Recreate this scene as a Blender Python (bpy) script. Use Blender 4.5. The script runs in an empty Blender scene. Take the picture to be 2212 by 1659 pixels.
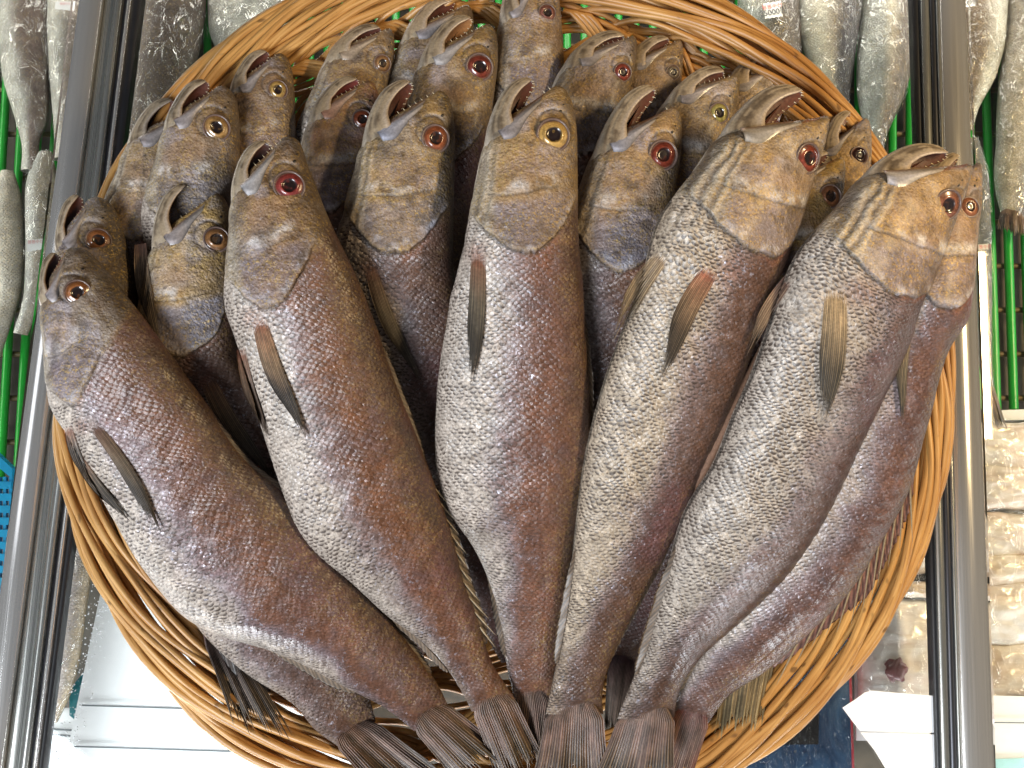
import bpy, math, random
import numpy as np
from mathutils import Vector, Matrix
from mathutils.bvhtree import BVHTree

random.seed(7)
RNG = np.random.default_rng(11)
SC = bpy.context.scene
COL = SC.collection

# ------------------------------------------------------------------ camera
FPX = 1905.0                       # focal length, photo 2212 units wide
CAMH = 0.76
TILT, ROLL = math.radians(8.0), math.radians(2.2)
RC = Matrix.Rotation(TILT, 3, 'X') @ Matrix.Rotation(ROLL, 3, 'Z')
CAMLOC = Vector((0.0, -0.10, CAMH))
cam = bpy.data.objects.new('camera', bpy.data.cameras.new('camera'))
COL.objects.link(cam)
cam.data.sensor_width = 36.0
cam.data.lens = 36.0 * FPX / 2212.0
cam.data.clip_start = 0.02
cam.data.clip_end = 30
cam.matrix_world = Matrix.Translation(CAMLOC) @ RC.to_4x4()
SC.camera = cam
RCN = np.array(RC)
CL = np.array(CAMLOC)

def ray(px, py):
    d = np.stack([(np.asarray(px, float) - 1106) / FPX, -(np.asarray(py, float) - 829.5) / FPX,
                  -np.ones_like(np.asarray(px, float))], -1)
    return d @ RCN.T

def P(px, py, z):
    """point at height z seen along the photograph's (px, py)"""
    d = ray(px, py)
    k = (np.asarray(z, float) - CL[2]) / d[..., 2]
    return CL + d * k[..., None]

# ------------------------------------------------------------------ light
world = bpy.data.worlds.new('World')
SC.world = world
world.use_nodes = True
nt = world.node_tree
nt.nodes.clear()
wo = nt.nodes.new('ShaderNodeOutputWorld')
bg = nt.nodes.new('ShaderNodeBackground')
tc = nt.nodes.new('ShaderNodeTexCoord')
sep = nt.nodes.new('ShaderNodeSeparateXYZ')
nt.links.new(tc.outputs['Generated'], sep.inputs[0])
rp = nt.nodes.new('ShaderNodeValToRGB')
mp = nt.nodes.new('ShaderNodeMapRange')
mp.inputs['From Min'].default_value = -1
mp.inputs['From Max'].default_value = 1
nt.links.new(sep.outputs['Y'], mp.inputs['Value'])
nt.links.new(mp.outputs[0], rp.inputs['Fac'])
els = rp.color_ramp.elements
els[0].position = 0.0; els[0].color = (0.95, 1.0, 1.1, 1)
els[1].position = 1.0; els[1].color = (0.10, 0.08, 0.06, 1)
e = els.new(0.30); e.color = (0.75, 0.80, 0.88, 1)
e = els.new(0.46); e.color = (0.26, 0.25, 0.25, 1)
nt.links.new(rp.outputs['Color'], bg.inputs['Color'])
bg.inputs['Strength'].default_value = 0.20
nt.links.new(bg.outputs[0], wo.inputs['Surface'])

def area(name, loc, target, sx, sy, power, color):
    ld = bpy.data.lights.new(name, 'AREA')
    ld.shape = 'RECTANGLE'; ld.size = sx; ld.size_y = sy
    ld.energy = power; ld.color = color
    o = bpy.data.objects.new(name, ld)
    COL.objects.link(o)
    o.location = loc
    o.rotation_euler = (Vector(target) - Vector(loc)).to_track_quat('-Z', 'Y').to_euler()
    return o

# daylight from the open shop front, below and to the left of the picture
area('daylight', (-0.95, -1.35, 1.45), (-0.05, -0.05, 0), 1.3, 0.7, 69.0, (0.88, 0.94, 1.0))
# warm lamp over the counter: mirrored in the right rail
rp_ = P(2088, 735, -0.118)
v_ = rp_ - CL
lamp_loc = rp_ + np.array([v_[0], v_[1], -v_[2]]) * 1.15
area('warm_lamp', lamp_loc, lamp_loc - np.array([0, 0, 1.0]), 0.13, 0.42, 19.0, (1.0, 0.74, 0.40)).rotation_euler = (0, 0, 0)
area('cool_fill', (-2.2, 0.2, 1.4), (0, 0, 0), 0.9, 0.9, 5.0, (0.88, 0.92, 1.0))
# added fill lights inside the showcase, unseen, to brighten its contents
area('case_fill', (0.0, 0.56, -0.15), (0.0, 0.15, -0.26), 1.3, 0.05, 2.3, (1.0, 0.96, 0.88))
area('case_fill', (0.0, -0.62, -0.15), (0.0, -0.2, -0.26), 1.3, 0.05, 6.5, (0.93, 0.97, 1.0))
area('case_fill', (0.72, 0.0, -0.145), (0.3, 0.0, -0.26), 1.2, 0.05, 1.9, (1.0, 0.96, 0.88))
area('case_fill', (-0.72, 0.1, -0.145), (-0.3, 0.1, -0.26), 1.2, 0.05, 1.9, (1.0, 0.96, 0.88))
SC.view_settings.view_transform = 'Standard'
SC.view_settings.look = 'None'
SC.view_settings.exposure = 0.0
SC.view_settings.gamma = 1.0
SC.view_settings.use_curve_mapping = False

# ------------------------------------------------------------------ helpers
def hash3(ix, iy, iz, seed):
    h = (ix * 374761393 + iy * 668265263 + iz * 1274126177 + seed * 974634777) & 0xffffffff
    h = ((h ^ (h >> 13)) * 1274126177) & 0xffffffff
    return ((h ^ (h >> 16)) & 0xffff) / 65535.0

def vnoise(x, y, z=0.0, seed=0):
    x, y, z = np.broadcast_arrays(np.asarray(x, float), np.asarray(y, float), np.asarray(z, float))
    fx, fy, fz = np.floor(x), np.floor(y), np.floor(z)
    ix, iy, iz = fx.astype(np.int64), fy.astype(np.int64), fz.astype(np.int64)
    tx, ty, tz = x - fx, y - fy, z - fz
    tx, ty, tz = [t * t * (3 - 2 * t) for t in (tx, ty, tz)]
    r = 0
    for a in (0, 1):
        for b in (0, 1):
            for c in (0, 1):
                w = (tx if a else 1 - tx) * (ty if b else 1 - ty) * (tz if c else 1 - tz)
                r = r + w * hash3(ix + a, iy + b, iz + c, seed)
    return r * 2 - 1

def fbm(x, y, z=0.0, seed=0, o=3):
    r, a = 0, 1.0
    for i in range(o):
        r = r + a * vnoise(np.asarray(x) * 2 ** i, np.asarray(y) * 2 ** i, np.asarray(z) * 2 ** i, seed + i * 17)
        a *= 0.5
    return r / 1.6

def sst(a, b, x):
    t = np.clip((x - a) / (b - a), 0, 1)
    return t * t * (3 - 2 * t)

def mixc(a, b, f):
    return a + (np.asarray(b, float) - a) * f[..., None]

def mesh_np(name, V, F, mat, parent=None, uv=None, cols=None, smooth=True):
    """V (n,3), F (m,k) with k constant or list of polygons"""
    me = bpy.data.meshes.new(name)
    V = np.ascontiguousarray(V, dtype=np.float32)
    if isinstance(F, np.ndarray):
        m, k = F.shape
        me.vertices.add(len(V)); me.vertices.foreach_set('co', V.ravel())
        me.loops.add(m * k); me.loops.foreach_set('vertex_index', F.astype(np.int32).ravel())
        me.polygons.add(m)
        me.polygons.foreach_set('loop_start', (np.arange(m) * k).astype(np.int32))
        me.update(calc_edges=True)
    else:
        me.from_pydata([tuple(map(float, v)) for v in V], [], [tuple(int(i) for i in f) for f in F])
        me.update()
    if smooth:
        me.polygons.foreach_set('use_smooth', np.ones(len(me.polygons), dtype=bool))
    if uv is not None:
        lay = me.uv_layers.new(name='uv')
        li = np.empty(len(me.loops), dtype=np.int32)
        me.loops.foreach_get('vertex_index', li)
        lay.data.foreach_set('uv', np.asarray(uv, dtype=np.float32)[li].ravel())
    for nm, c in (cols or {}).items():
        at = me.color_attributes.new(nm, 'FLOAT_COLOR', 'POINT')
        c4 = np.ones((len(V), 4), dtype=np.float32); c4[:, :3] = c
        at.data.foreach_set('color', c4.ravel())
    if mat is not None:
        me.materials.append(mat)
    me.update()
    o = bpy.data.objects.new(name, me)
    COL.objects.link(o)
    if parent is not None:
        o.parent = parent
        o.matrix_parent_inverse = parent.matrix_world.inverted()
    return o

def grid_faces(nr, nc, wrap=False, off=0):
    r = np.arange(nr - 1)[:, None]
    c = np.arange(nc if wrap else nc - 1)[None, :]
    c2 = (c + 1) % nc
    f = np.stack([r * nc + c, r * nc + c2, (r + 1) * nc + c2, (r + 1) * nc + c], -1)
    return f.reshape(-1, 4) + off

def thing(name, label, cat, loc=(0, 0, 0), group=None):
    o = bpy.data.objects.new(name, None)
    o.empty_display_size = 0.02
    COL.objects.link(o)
    o.location = [float(a) for a in loc]
    o.matrix_world = Matrix.Translation(o.location)
    o['label'] = label; o['category'] = cat
    if group: o['group'] = group
    return o

def tag(o, label, cat, group=None, kind=None):
    if label: o['label'] = label
    if cat: o['category'] = cat
    if group: o['group'] = group
    if kind: o['kind'] = kind
    return o

def tubes(paths, rad, seg=8):
    """list of (n,3) paths -> one mesh of tubes"""
    Vs, Fs, uvs, off = [], [], [], 0
    for k, pth in enumerate(paths):
        pth = np.asarray(pth, float)
        n = len(pth)
        r = rad[k] if hasattr(rad, '__len__') else rad
        t = np.gradient(pth, axis=0); t /= np.linalg.norm(t, axis=1)[:, None] + 1e-12
        up = np.array([0, 0, 1.0])
        a = np.cross(t, up); ln = np.linalg.norm(a, axis=1)
        a[ln < 1e-3] = (1, 0, 0); a /= np.linalg.norm(a, axis=1)[:, None]
        b = np.cross(a, t)
        ph = np.arange(seg) / seg * 2 * np.pi
        rr = r * np.ones(n)
        ring = pth[:, None, :] + rr[:, None, None] * (np.cos(ph)[None, :, None] * a[:, None, :] + np.sin(ph)[None, :, None] * b[:, None, :])
        Vs.append(ring.reshape(-1, 3))
        Fs.append(grid_faces(n, seg, True, off))
        ln = np.concatenate([[0], np.cumsum(np.linalg.norm(np.diff(pth, axis=0), axis=1))])
        uvs.append(np.stack([np.repeat(ln, seg) + k * 3.17, np.tile(ph / 6.283, n)], -1))
        off += n * seg
    return np.concatenate(Vs), np.concatenate(Fs), np.concatenate(uvs)

def hermite(t, ts, ys):
    ts = np.asarray(ts, float); ys = np.asarray(ys, float)
    if ys.ndim == 1:
        return hermite(t, ts, ys[:, None])[:, 0]
    d = np.zeros_like(ys)
    sl = np.diff(ys, axis=0) / np.diff(ts)[:, None]
    h = np.diff(ts)
    d[1:-1] = (sl[:-1] * h[1:, None] + sl[1:] * h[:-1, None]) / (h[1:] + h[:-1])[:, None]
    d[0] = sl[0]; d[-1] = sl[-1]
    i = np.clip(np.searchsorted(ts, t) - 1, 0, len(ts) - 2)
    hh = h[i]; u = (t - ts[i]) / hh
    u = u[:, None]; hh = hh[:, None]
    return ((1 + 2 * u) * (1 - u) ** 2) * ys[i] + u * (1 - u) ** 2 * hh * d[i] + u * u * (3 - 2 * u) * ys[i + 1] + u * u * (u - 1) * hh * d[i + 1]

# ------------------------------------------------------------------ materials
class NT:
    def __init__(s, name):
        s.m = bpy.data.materials.new(name); s.m.use_nodes = True
        s.t = s.m.node_tree; s.t.nodes.clear()
        s.out = s.t.nodes.new('ShaderNodeOutputMaterial')
        s.b = s.t.nodes.new('ShaderNodeBsdfPrincipled')
        s.t.links.new(s.b.outputs[0], s.out.inputs['Surface'])
    def link(s, a, sock):
        if isinstance(a, (int, float)): sock.default_value = a
        elif isinstance(a, tuple): sock.default_value = a if len(a) == len(sock.default_value) else (*a, 1)
        else: s.t.links.new(a, sock)
    def math(s, op, a, b=0.0, c=None, clamp=False):
        n = s.t.nodes.new('ShaderNodeMath'); n.operation = op; n.use_clamp = clamp
        s.link(a, n.inputs[0]); s.link(b, n.inputs[1])
        if c is not None: s.link(c, n.inputs[2])
        return n.outputs[0]
    def noise(s, vec, scale, detail=2, rough=0.5, dist=0.0):
        n = s.t.nodes.new('ShaderNodeTexNoise')
        if vec is not None: s.link(vec, n.inputs['Vector'])
        n.inputs['Scale'].default_value = scale; n.inputs['Detail'].default_value = detail
        n.inputs['Roughness'].default_value = rough; n.inputs['Distortion'].default_value = dist
        return n.outputs['Fac']
    def vor(s, vec, scale, feature='F1', out='Distance'):
        n = s.t.nodes.new('ShaderNodeTexVoronoi'); n.feature = feature
        if vec is not None: s.link(vec, n.inputs['Vector'])
        n.inputs['Scale'].default_value = scale
        return n.outputs[out]
    def mix(s, f, a, b, mode='MIX'):
        n = s.t.nodes.new('ShaderNodeMix'); n.data_type = 'RGBA'; n.blend_type = mode
        s.link(f, n.inputs[0]); s.link(a, n.inputs[6]); s.link(b, n.inputs[7])
        return n.outputs[2]
    def ramp(s, f, *stops):
        n = s.t.nodes.new('ShaderNodeValToRGB'); s.link(f, n.inputs[0])
        el = n.color_ramp.elements
        while len(el) < len(stops): el.new(0.5)
        for e_, (p, c) in zip(el, stops):
            e_.position = p; e_.color = (*c, 1) if isinstance(c, tuple) else (c, c, c, 1)
        return n.outputs['Color']
    def rng(s, v, a, b, c=0.0, d=1.0):
        n = s.t.nodes.new('ShaderNodeMapRange'); s.link(v, n.inputs[0])
        for i, x in zip((1, 2, 3, 4), (a, b, c, d)): n.inputs[i].default_value = x
        return n.outputs[0]
    def attr(s, name):
        n = s.t.nodes.new('ShaderNodeVertexColor'); n.layer_name = name
        return n.outputs['Color']
    def sepc(s, c):
        n = s.t.nodes.new('ShaderNodeSeparateColor'); s.link(c, n.inputs[0])
        return n.outputs[0], n.outputs[1], n.outputs[2]
    def uv(s):
        n = s.t.nodes.new('ShaderNodeUVMap'); n.uv_map = 'uv'
        return n.outputs[0]
    def obj(s):
        return s.t.nodes.new('ShaderNodeTexCoord').outputs['Object']
    def geo(s):
        return s.t.nodes.new('ShaderNodeNewGeometry').outputs['Position']
    def mapping(s, v, sc, loc=(0, 0, 0)):
        n = s.t.nodes.new('ShaderNodeMapping'); s.link(v, n.inputs[0])
        n.inputs['Scale'].default_value = sc; n.inputs['Location'].default_value = loc
        return n.outputs[0]
    def sepx(s, v):
        n = s.t.nodes.new('ShaderNodeSeparateXYZ'); s.link(v, n.inputs[0])
        return n.outputs
    def bump(s, h, strength, dist, prev=None):
        n = s.t.nodes.new('ShaderNodeBump'); s.link(h, n.inputs['Height'])
        n.inputs['Strength'].default_value = strength; n.inputs['Distance'].default_value = dist
        if prev is not None: s.link(prev, n.inputs['Normal'])
        return n.outputs[0]
    def set(s, **kw):
        for k, v in kw.items():
            s.link(v, s.b.inputs[k.replace('_', ' ')])
        return s.m

def simple(name, col, rough=0.5, metal=0.0, nscale=60, var=0.12, bumpd=0.0004, spec=0.5, **kw):
    n = NT(name)
    p = n.geo()
    f = n.noise(p, nscale, 4, 0.6)
    c = n.mix(n.rng(f, 0.3, 0.7), tuple(x * (1 - var) for x in col) + (1,), tuple(min(1, x * (1 + var)) for x in col) + (1,))
    n.set(Base_Color=c, Roughness=rough, Metallic=metal, Normal=n.bump(n.noise(p, nscale * 6, 3), 0.5, bumpd))
    n.b.inputs['Specular IOR Level'].default_value = spec
    for k, v in kw.items(): n.link(v, n.b.inputs[k.replace('_', ' ')])
    return n.m

def skin_material(name, pitch_u=0.0058, pitch_v=0.0066, dark=(0.050, 0.032, 0.024), wet=0.66):
    n = NT(name)
    uv = n.uv(); pos = n.geo()
    base = n.attr('col'); R, G, B = n.sepc(n.attr('msk'))
    nv = n.t.nodes.new('ShaderNodeTexNoise'); n.link(pos, nv.inputs['Vector'])
    nv.inputs['Scale'].default_value = 55; nv.inputs['Detail'].default_value = 1
    nr, ng, nb = n.sepc(nv.outputs['Color'])
    U, V, _ = n.sepx(uv)
    M = n.math
    U = M('ADD', M('MULTIPLY', U, 1 / pitch_u), M('MULTIPLY', M('SUBTRACT', nr, 0.5), 1.5))
    V = M('ADD', M('MULTIPLY', V, 1 / pitch_v), M('MULTIPLY', M('SUBTRACT', ng, 0.5), 1.2))
    R2 = 0.60 ** 2
    def lattice(U, V):
        dy = M('SUBTRACT', V, M('ROUND', V))
        dx = M('SQRT', M('SUBTRACT', R2, M('MULTIPLY', dy, dy)))
        q = M('SUBTRACT', U, dx)
        c = M('CEIL', q)
        e = M('SUBTRACT', c, q)
        valid = M('LESS_THAN', e, M('MULTIPLY', dx, 2))
        return c, e, valid, M('ABSOLUTE', dy)
    cA, eA, vA, yA = lattice(U, V)
    cB, eB, vB, yB = lattice(M('ADD', U, 0.5), M('ADD', V, 0.5))
    cB = M('SUBTRACT', cB, 0.5)
    useA = M('MULTIPLY', vA, M('LESS_THAN', cA, cB))
    useA = M('MAXIMUM', useA, M('SUBTRACT', 1.0, vB))
    e = M('ADD', M('MULTIPLY', eA, useA), M('MULTIPLY', eB, M('SUBTRACT', 1.0, useA)))
    cc = M('ADD', M('MULTIPLY', cA, useA), M('MULTIPLY', cB, M('SUBTRACT', 1.0, useA)))
    yy = M('ADD', M('MULTIPLY', yA, useA), M('MULTIPLY', yB, M('SUBTRACT', 1.0, useA)))
    # e: distance to the free edge of the scale (0 at the edge)
    edge = M('MULTIPLY', n.rng(e, 0.12, 0.44, 1.0, 0.0), n.rng(yy, 0.22, 0.50, 1.0, 0.25))
    patch = n.rng(n.noise(pos, 170, 3, 0.65), 0.36, 0.52)
    patch2 = n.rng(n.noise(pos, 22, 3, 0.6), 0.34, 0.56, 0.45, 1.0)
    crescent = M('MULTIPLY', M('MULTIPLY', edge, patch), M('MULTIPLY', G, patch2), clamp=True)
    sc_h = M('MULTIPLY', M('SUBTRACT', 1.0, M('MULTIPLY', e, 0.9)), R)
    mott = n.rng(n.noise(pos, 150, 4, 0.65), 0.32, 0.68, 0.80, 1.20)
    fine = n.rng(n.noise(pos, 560, 3, 0.7), 0.3, 0.7, 0.68, 1.32)
    tint = M('MULTIPLY', M('MULTIPLY', mott, fine), n.rng(n.noise(pos, 45, 3, 0.6), 0.3, 0.7, 0.84, 1.16))
    tn = n.t.nodes.new('ShaderNodeCombineColor')
    for i in range(3): n.link(tint, tn.inputs[i])
    c = n.mix(1.0, base, tn.outputs[0], 'MULTIPLY')
    # pale body of each scale, darker where it tucks under
    c = n.mix(M('MULTIPLY', M('MULTIPLY', n.rng(e, 0.30, 0.95), R), 0.45), c, (*[d * 1.6 for d in dark], 1))
    c = n.mix(M('MULTIPLY', crescent, 0.92, clamp=True), c, (*dark, 1))
    # fine dark freckles
    fr = n.rng(n.vor(pos, 520), 0.10, 0.24, 1.0, 0.0)
    fr = M('MULTIPLY', fr, n.rng(n.noise(pos, 60, 2), 0.42, 0.62))
    c = n.mix(M('MULTIPLY', fr, 0.5), c, (0.03, 0.022, 0.018, 1))
    # silver glints
    gl = M('MULTIPLY', n.rng(n.noise(pos, 300, 4, 0.75), 0.57, 0.69), B, clamp=True)
    c = n.mix(M('MULTIPLY', gl, 0.70), c, (0.70, 0.70, 0.82, 1))
    head = M('SUBTRACT', 1.0, R, clamp=True)
    gg = M('MULTIPLY', M('MULTIPLY', n.rng(n.noise(pos, 420, 4, 0.8), 0.50, 0.64), n.rng(n.noise(pos, 38, 3, 0.6), 0.36, 0.54)), head, clamp=True)
    c = n.mix(M('MULTIPLY', gg, 0.75), c, (0.60, 0.40, 0.12, 1))
    dk = M('MULTIPLY', M('MULTIPLY', n.rng(n.noise(pos, 75, 5, 0.75), 0.50, 0.64), head), 0.72)
    c = n.mix(dk, c, (0.075, 0.048, 0.032, 1))
    met = M('ADD', M('MULTIPLY', M('MAXIMUM', gl, gg), 0.62), M('MULTIPLY', B, 0.08), clamp=True)
    rough = n.rng(n.noise(pos, 140, 3), 0.3, 0.7, 0.30, 0.50)
    rough = M('ADD', rough, M('MULTIPLY', M('SUBTRACT', 1.0, R), 0.14))
    b1 = n.bump(sc_h, 1.0, 0.0026)
    grain = M('ADD', n.vor(pos, 420), M('MULTIPLY', n.noise(pos, 900, 3), 0.5))
    b2 = n.bump(grain, 0.55, 0.0009, b1)
    b3 = n.bump(M('MULTIPLY', n.noise(pos, 120, 5, 0.65), n.rng(R, 0, 1, 1.0, 0.45)), 0.75, 0.0034, b2)
    n.set(Base_Color=c, Roughness=rough, Metallic=met, Normal=b3)
    n.b.inputs['Specular IOR Level'].default_value = 0.55
    n.link(n.rng(R, 0, 1, 0.10, 0.44 * wet), n.b.inputs['Coat Weight'])
    n.b.inputs['Coat Roughness'].default_value = 0.22
    n.link(b1, n.b.inputs['Coat Normal'])
    n.b.inputs['Subsurface Weight'].default_value = 0.0
    return n.m

M_SKIN = skin_material('fish_skin')
M_SKIN_PALE = skin_material('wrapped_fish_skin', 0.0040, 0.0042, dark=(0.10, 0.095, 0.09), wet=0.85)

def vc_material(name, rough=0.5, coat=0.2, bumpscale=500, bd=0.0004):
    n = NT(name)
    pos = n.geo()
    f = n.rng(n.noise(pos, bumpscale, 3), 0.3, 0.7, 0.8, 1.2)
    cc = n.t.nodes.new('ShaderNodeCombineColor')
    for i in range(3): n.link(f, cc.inputs[i])
    n.set(Base_Color=n.mix(1.0, n.attr('col'), cc.outputs[0], 'MULTIPLY'), Roughness=rough,
          Normal=n.bump(n.noise(pos, bumpscale * 0.8, 3), 0.5, bd))
    n.b.inputs['Coat Weight'].default_value = coat
    n.b.inputs['Coat Roughness'].default_value = 0.15
    return n.m
M_FIN = vc_material('fish_fin', 0.5, 0.15)
M_JAW = vc_material('fish_jaw', 0.42, 0.3)
M_EYE = vc_material('fish_eye', 0.25, 1.0, 900, 0.0001)
M_EYE.node_tree.nodes['Principled BSDF'].inputs['Coat Roughness'].default_value = 0.03
M_TOOTH = simple('tooth_ivory', (0.7, 0.6, 0.42), 0.3)
M_MOUTH = vc_material('mouth_lining', 0.3, 0.6, 250, 0.0008)

# ------------------------------------------------------------------ fish
HEAD = [  # belly, back, half thickness : relative to the eye
    ((6, -105), (11, -105), 4),
    ((-4, -99), (24, -97), 18),
    ((-30, -80), (38, -76), 30),
    ((-62, -58), (46, -40), 42),
    ((-96, -36), (50, 0), 52),
    ((-146, 22), (52, 40), 62),
    ((-162, 90), (53, 105), 70),
    ((-182, 170), (54, 185), 76),
    ((-196, 245), (56, 262), 80)]
JAW = [((-172, 118), (-92, 96), 46), ((-160, 62), (-84, 42), 54), ((-150, 25), (-84, 0), 50), ((-145, -8), (-93, -38), 42), ((-138, -40), (-92, -58), 36), ((-126, -76), (-86, -78), 30),
       ((-110, -106), (-74, -100), 24), ((-92, -124), (-60, -117), 17), ((-74, -133), (-53, -128), 10), ((-64, -134), (-56, -131), 3)]
MAXIL = [(-22, -86), (-49, -66), (-100, -30), (-122, -14), (-106, 10), (-80, 2), (-56, -36), (-30, -66)]

def head_map(f):
    ex, ey = f['eye']; a = math.radians(f.get('ang', 0)); sc = f.get('sc', 1.0)
    bw, kw = f.get('bw', 1.0), f.get('kw', 1.0)
    ca, sa = math.cos(a), math.sin(a)
    def m(x, y):
        x = np.asarray(x, float); y = np.asarray(y, float)
        X = np.where(x < 0, x * bw, x * kw) * sc; Y = y * sc
        return ex + X * ca - Y * sa, ey + X * sa + Y * ca
    return m

def make_fish(f):
    hm = head_map(f)
    sc = f.get('sc', 1.0)
    zh, zt = f['z']
    st = []  # bx,by,kx,ky,w
    for ih, (b, k, w) in enumerate(HEAD):
        if 'hk' in f: k = (f['hk'][ih] / f.get('kw', 1.0), k[1])
        bx, by = hm(*b); kx, ky = hm(*k)
        st.append([float(bx), float(by), float(kx), float(ky), w * sc * f.get('wf', 1.0)])
    body = list(f.get('body', []))
    nvis = len(body)
    for (bx, by, kx, ky) in body:
        hw = math.hypot(kx - bx, ky - by) / 2
        st.append([bx, by, kx, ky, None])
    if 'end' in f:      # carry on under the other fish down to the tail
        b = st[-1]; a_ = st[-3]
        c1 = np.array([(b[0] + b[2]) / 2, (b[1] + b[3]) / 2]); c0 = np.array([(a_[0] + a_[2]) / 2, (a_[1] + a_[3]) / 2])
        dirn = (c1 - c0) / np.linalg.norm(c1 - c0)
        en = np.array(f['end'], float); D = np.linalg.norm(en - c1)
        w0 = math.hypot(b[2] - b[0], b[3] - b[1]) / 2
        edir = en - c1; edir /= np.linalg.norm(edir)
        for t in (0.2, 0.4, 0.6, 0.8, 1.0):
            c = (1 - t) ** 2 * c1 + 2 * t * (1 - t) * (c1 + dirn * D * 0.4) + t * t * en
            tg = dirn * (1 - t) + edir * t; tg /= np.linalg.norm(tg)
            perp = np.array([-tg[1], tg[0]])   # image coords, y down: points to the belly side
            hw = w0 * (1.0 - 0.62 * t ** 1.3) if t < 1 else w0 * 0.36
            st.append([*(c + perp * hw), *(c - perp * hw), None])
    st = np.array([[x if x is not None else np.nan for x in s] for s in st], float)
    half = np.hypot(st[:, 2] - st[:, 0], st[:, 3] - st[:, 1]) / 2
    cen = np.stack([(st[:, 0] + st[:, 2]) / 2, (st[:, 1] + st[:, 3]) / 2], -1)
    ds = np.concatenate([[0], np.cumsum(np.linalg.norm(np.diff(cen, axis=0), axis=1) + 4)])
    tt = ds / ds[-1]
    nh = len(HEAD)
    wbody = np.minimum(half * 0.60, 84 * sc * f.get('wf', 1.0))
    wbody = wbody * (1 - 0.30 * sst(0.62, 1.0, tt))
    st[:, 4] = np.where(np.isnan(st[:, 4]), wbody, st[:, 4])
    hi = f.get('res', 1.0)
    L = ds[-1]; th = tt[nh - 1]
    nhr = int(ds[nh - 1] / (2.6 / hi)); nbr = int((L - ds[nh - 1]) / (6.0 / hi))
    T = np.concatenate([th * (np.arange(nhr) / nhr) ** 1.25, th + (1 - th) * np.arange(nbr + 1) / nbr])
    S = hermite(T, tt, st)
    S[:, 4] = np.maximum(S[:, 4], 0.5)
    # heights
    zz = zh + (zt - zh) * sst(0.0, 1.0, T) * 1.0
    if 'zc' in f: zz = zz + f['zc'] * np.sin(np.pi * T)
    roll = f.get('roll', 0.0) * (1 - 0.5 * T)
    hpx = np.hypot(S[:, 2] - S[:, 0], S[:, 3] - S[:, 1]) / 2
    zb = zz + roll * hpx * 0.00038
    zk = zz - roll * hpx * 0.00038
    Bw = P(S[:, 0], S[:, 1], zb); Kw = P(S[:, 2], S[:, 3], zk)
    C = (Bw + Kw) / 2; D = (Kw - Bw) / 2
    tan = np.gradient(C, axis=0); tan /= np.linalg.norm(tan, axis=1)[:, None]
    # smooth tangent
    for _ in range(6):
        tan[1:-1] = (tan[:-2] + tan[1:-1] * 2 + tan[2:]) / 4
    N = np.cross(tan, D); N /= np.linalg.norm(N, axis=1)[:, None]
    N[N[:, 2] < 0] *= -1
    nn, nf = int(112 * hi), 26
    phi = np.concatenate([np.linspace(0, np.pi, nn, endpoint=False), np.linspace(np.pi, 2 * np.pi, nf, endpoint=False)])
    W = S[:, 4] * 0.000385 * (1 - 0.72 * sst(0.965, 1.0, T))
    cy = -np.cos(phi); sy = np.sin(phi)
    spow = np.sign(sy) * np.abs(sy) ** 0.88
    X = C[:, None, :] + D[:, None, :] * cy[None, :, None] + N[:, None, :] * (W[:, None] * spow[None, :])[..., None]
    nr, nc = len(T), len(phi)
    # local head coordinates of every vertex (units of the template)
    a = math.radians(f.get('ang', 0)); ex, ey = f['eye']
    PX = S[:, 0:1] + (S[:, 2:3] - S[:, 0:1]) * (cy[None, :] + 1) / 2
    PY = S[:, 1:2] + (S[:, 3:4] - S[:, 1:2]) * (cy[None, :] + 1) / 2
    dx, dy = PX - ex, PY - ey
    lx = (dx * math.cos(a) + dy * math.sin(a)) / sc; ly = (-dx * math.sin(a) + dy * math.cos(a)) / sc
    lx = np.where(lx < 0, lx / f.get('bw', 1.0), lx / f.get('kw', 1.0))
    ndd = X - C[:, None, :]; ndd /= np.linalg.norm(ndd, axis=2)[..., None] + 1e-9
    near = (sy > -0.05)[None, :].astype(float)
    sd = f.get('seed', 1)
    nz = fbm(X[..., 0] * 60, X[..., 1] * 60, X[..., 2] * 60, sd)
    nz2 = fbm(X[..., 0] * 22, X[..., 1] * 22, X[..., 2] * 22, sd + 5)
    nz3 = fbm(X[..., 0] * 240, X[..., 1] * 240, X[..., 2] * 240, sd + 9, 2)
    # gill cover edge
    gx = lx + 60
    gy = 262 + nz * 11 + nz2 * 8 - np.where(gx > 0, 0.0105 * gx ** 2, 0.0066 * gx ** 2) - 10 * np.exp(-((gx) / 20) ** 2) * 0
    dg = gy - ly                      # >0 inside the cover
    gm = sst(-125, -95, gx) * (1 - sst(70, 118, gx))
    cover = np.where(dg > 0, np.exp(-dg / 55.0) * 5.5, -4.0 * np.exp(dg / 7.0)) * gm
    pg = 142 + nz * 5 - 0.0016 * (lx + 70) ** 2 + (lx + 70) * -0.10
    dp = pg - ly
    pm = sst(-150, -125, lx) * (1 - sst(-5, 25, lx))
    pre = (np.where(dp > 0, np.exp(-dp / 30.0) * 3.2, -2.2 * np.exp(dp / 6.0))) * pm
    # second curved crease on the cover
    pg2 = 172 + nz * 4 + (lx + 60) * -0.42
    pre2 = -1.6 * np.exp(-((ly - pg2) / 4.0) ** 2) * sst(-120, -100, lx) * (1 - sst(-20, 0, lx))
    # throat folds
    fold_m = sst(-20, 60, ly) * (1 - sst(235, 275, ly)) * (1 - sst(-118 - ly * 0.16, -92 - ly * 0.16, lx)) * f.get('folds', 0.5)
    ph_ = (lx + ly * 0.14 + nz * 7 + nz2 * 8) / f.get('foldp', 3.6)
    folds = np.sin(ph_) * (3.0 if 'foldp' not in f else 2.4) * fold_m
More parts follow.
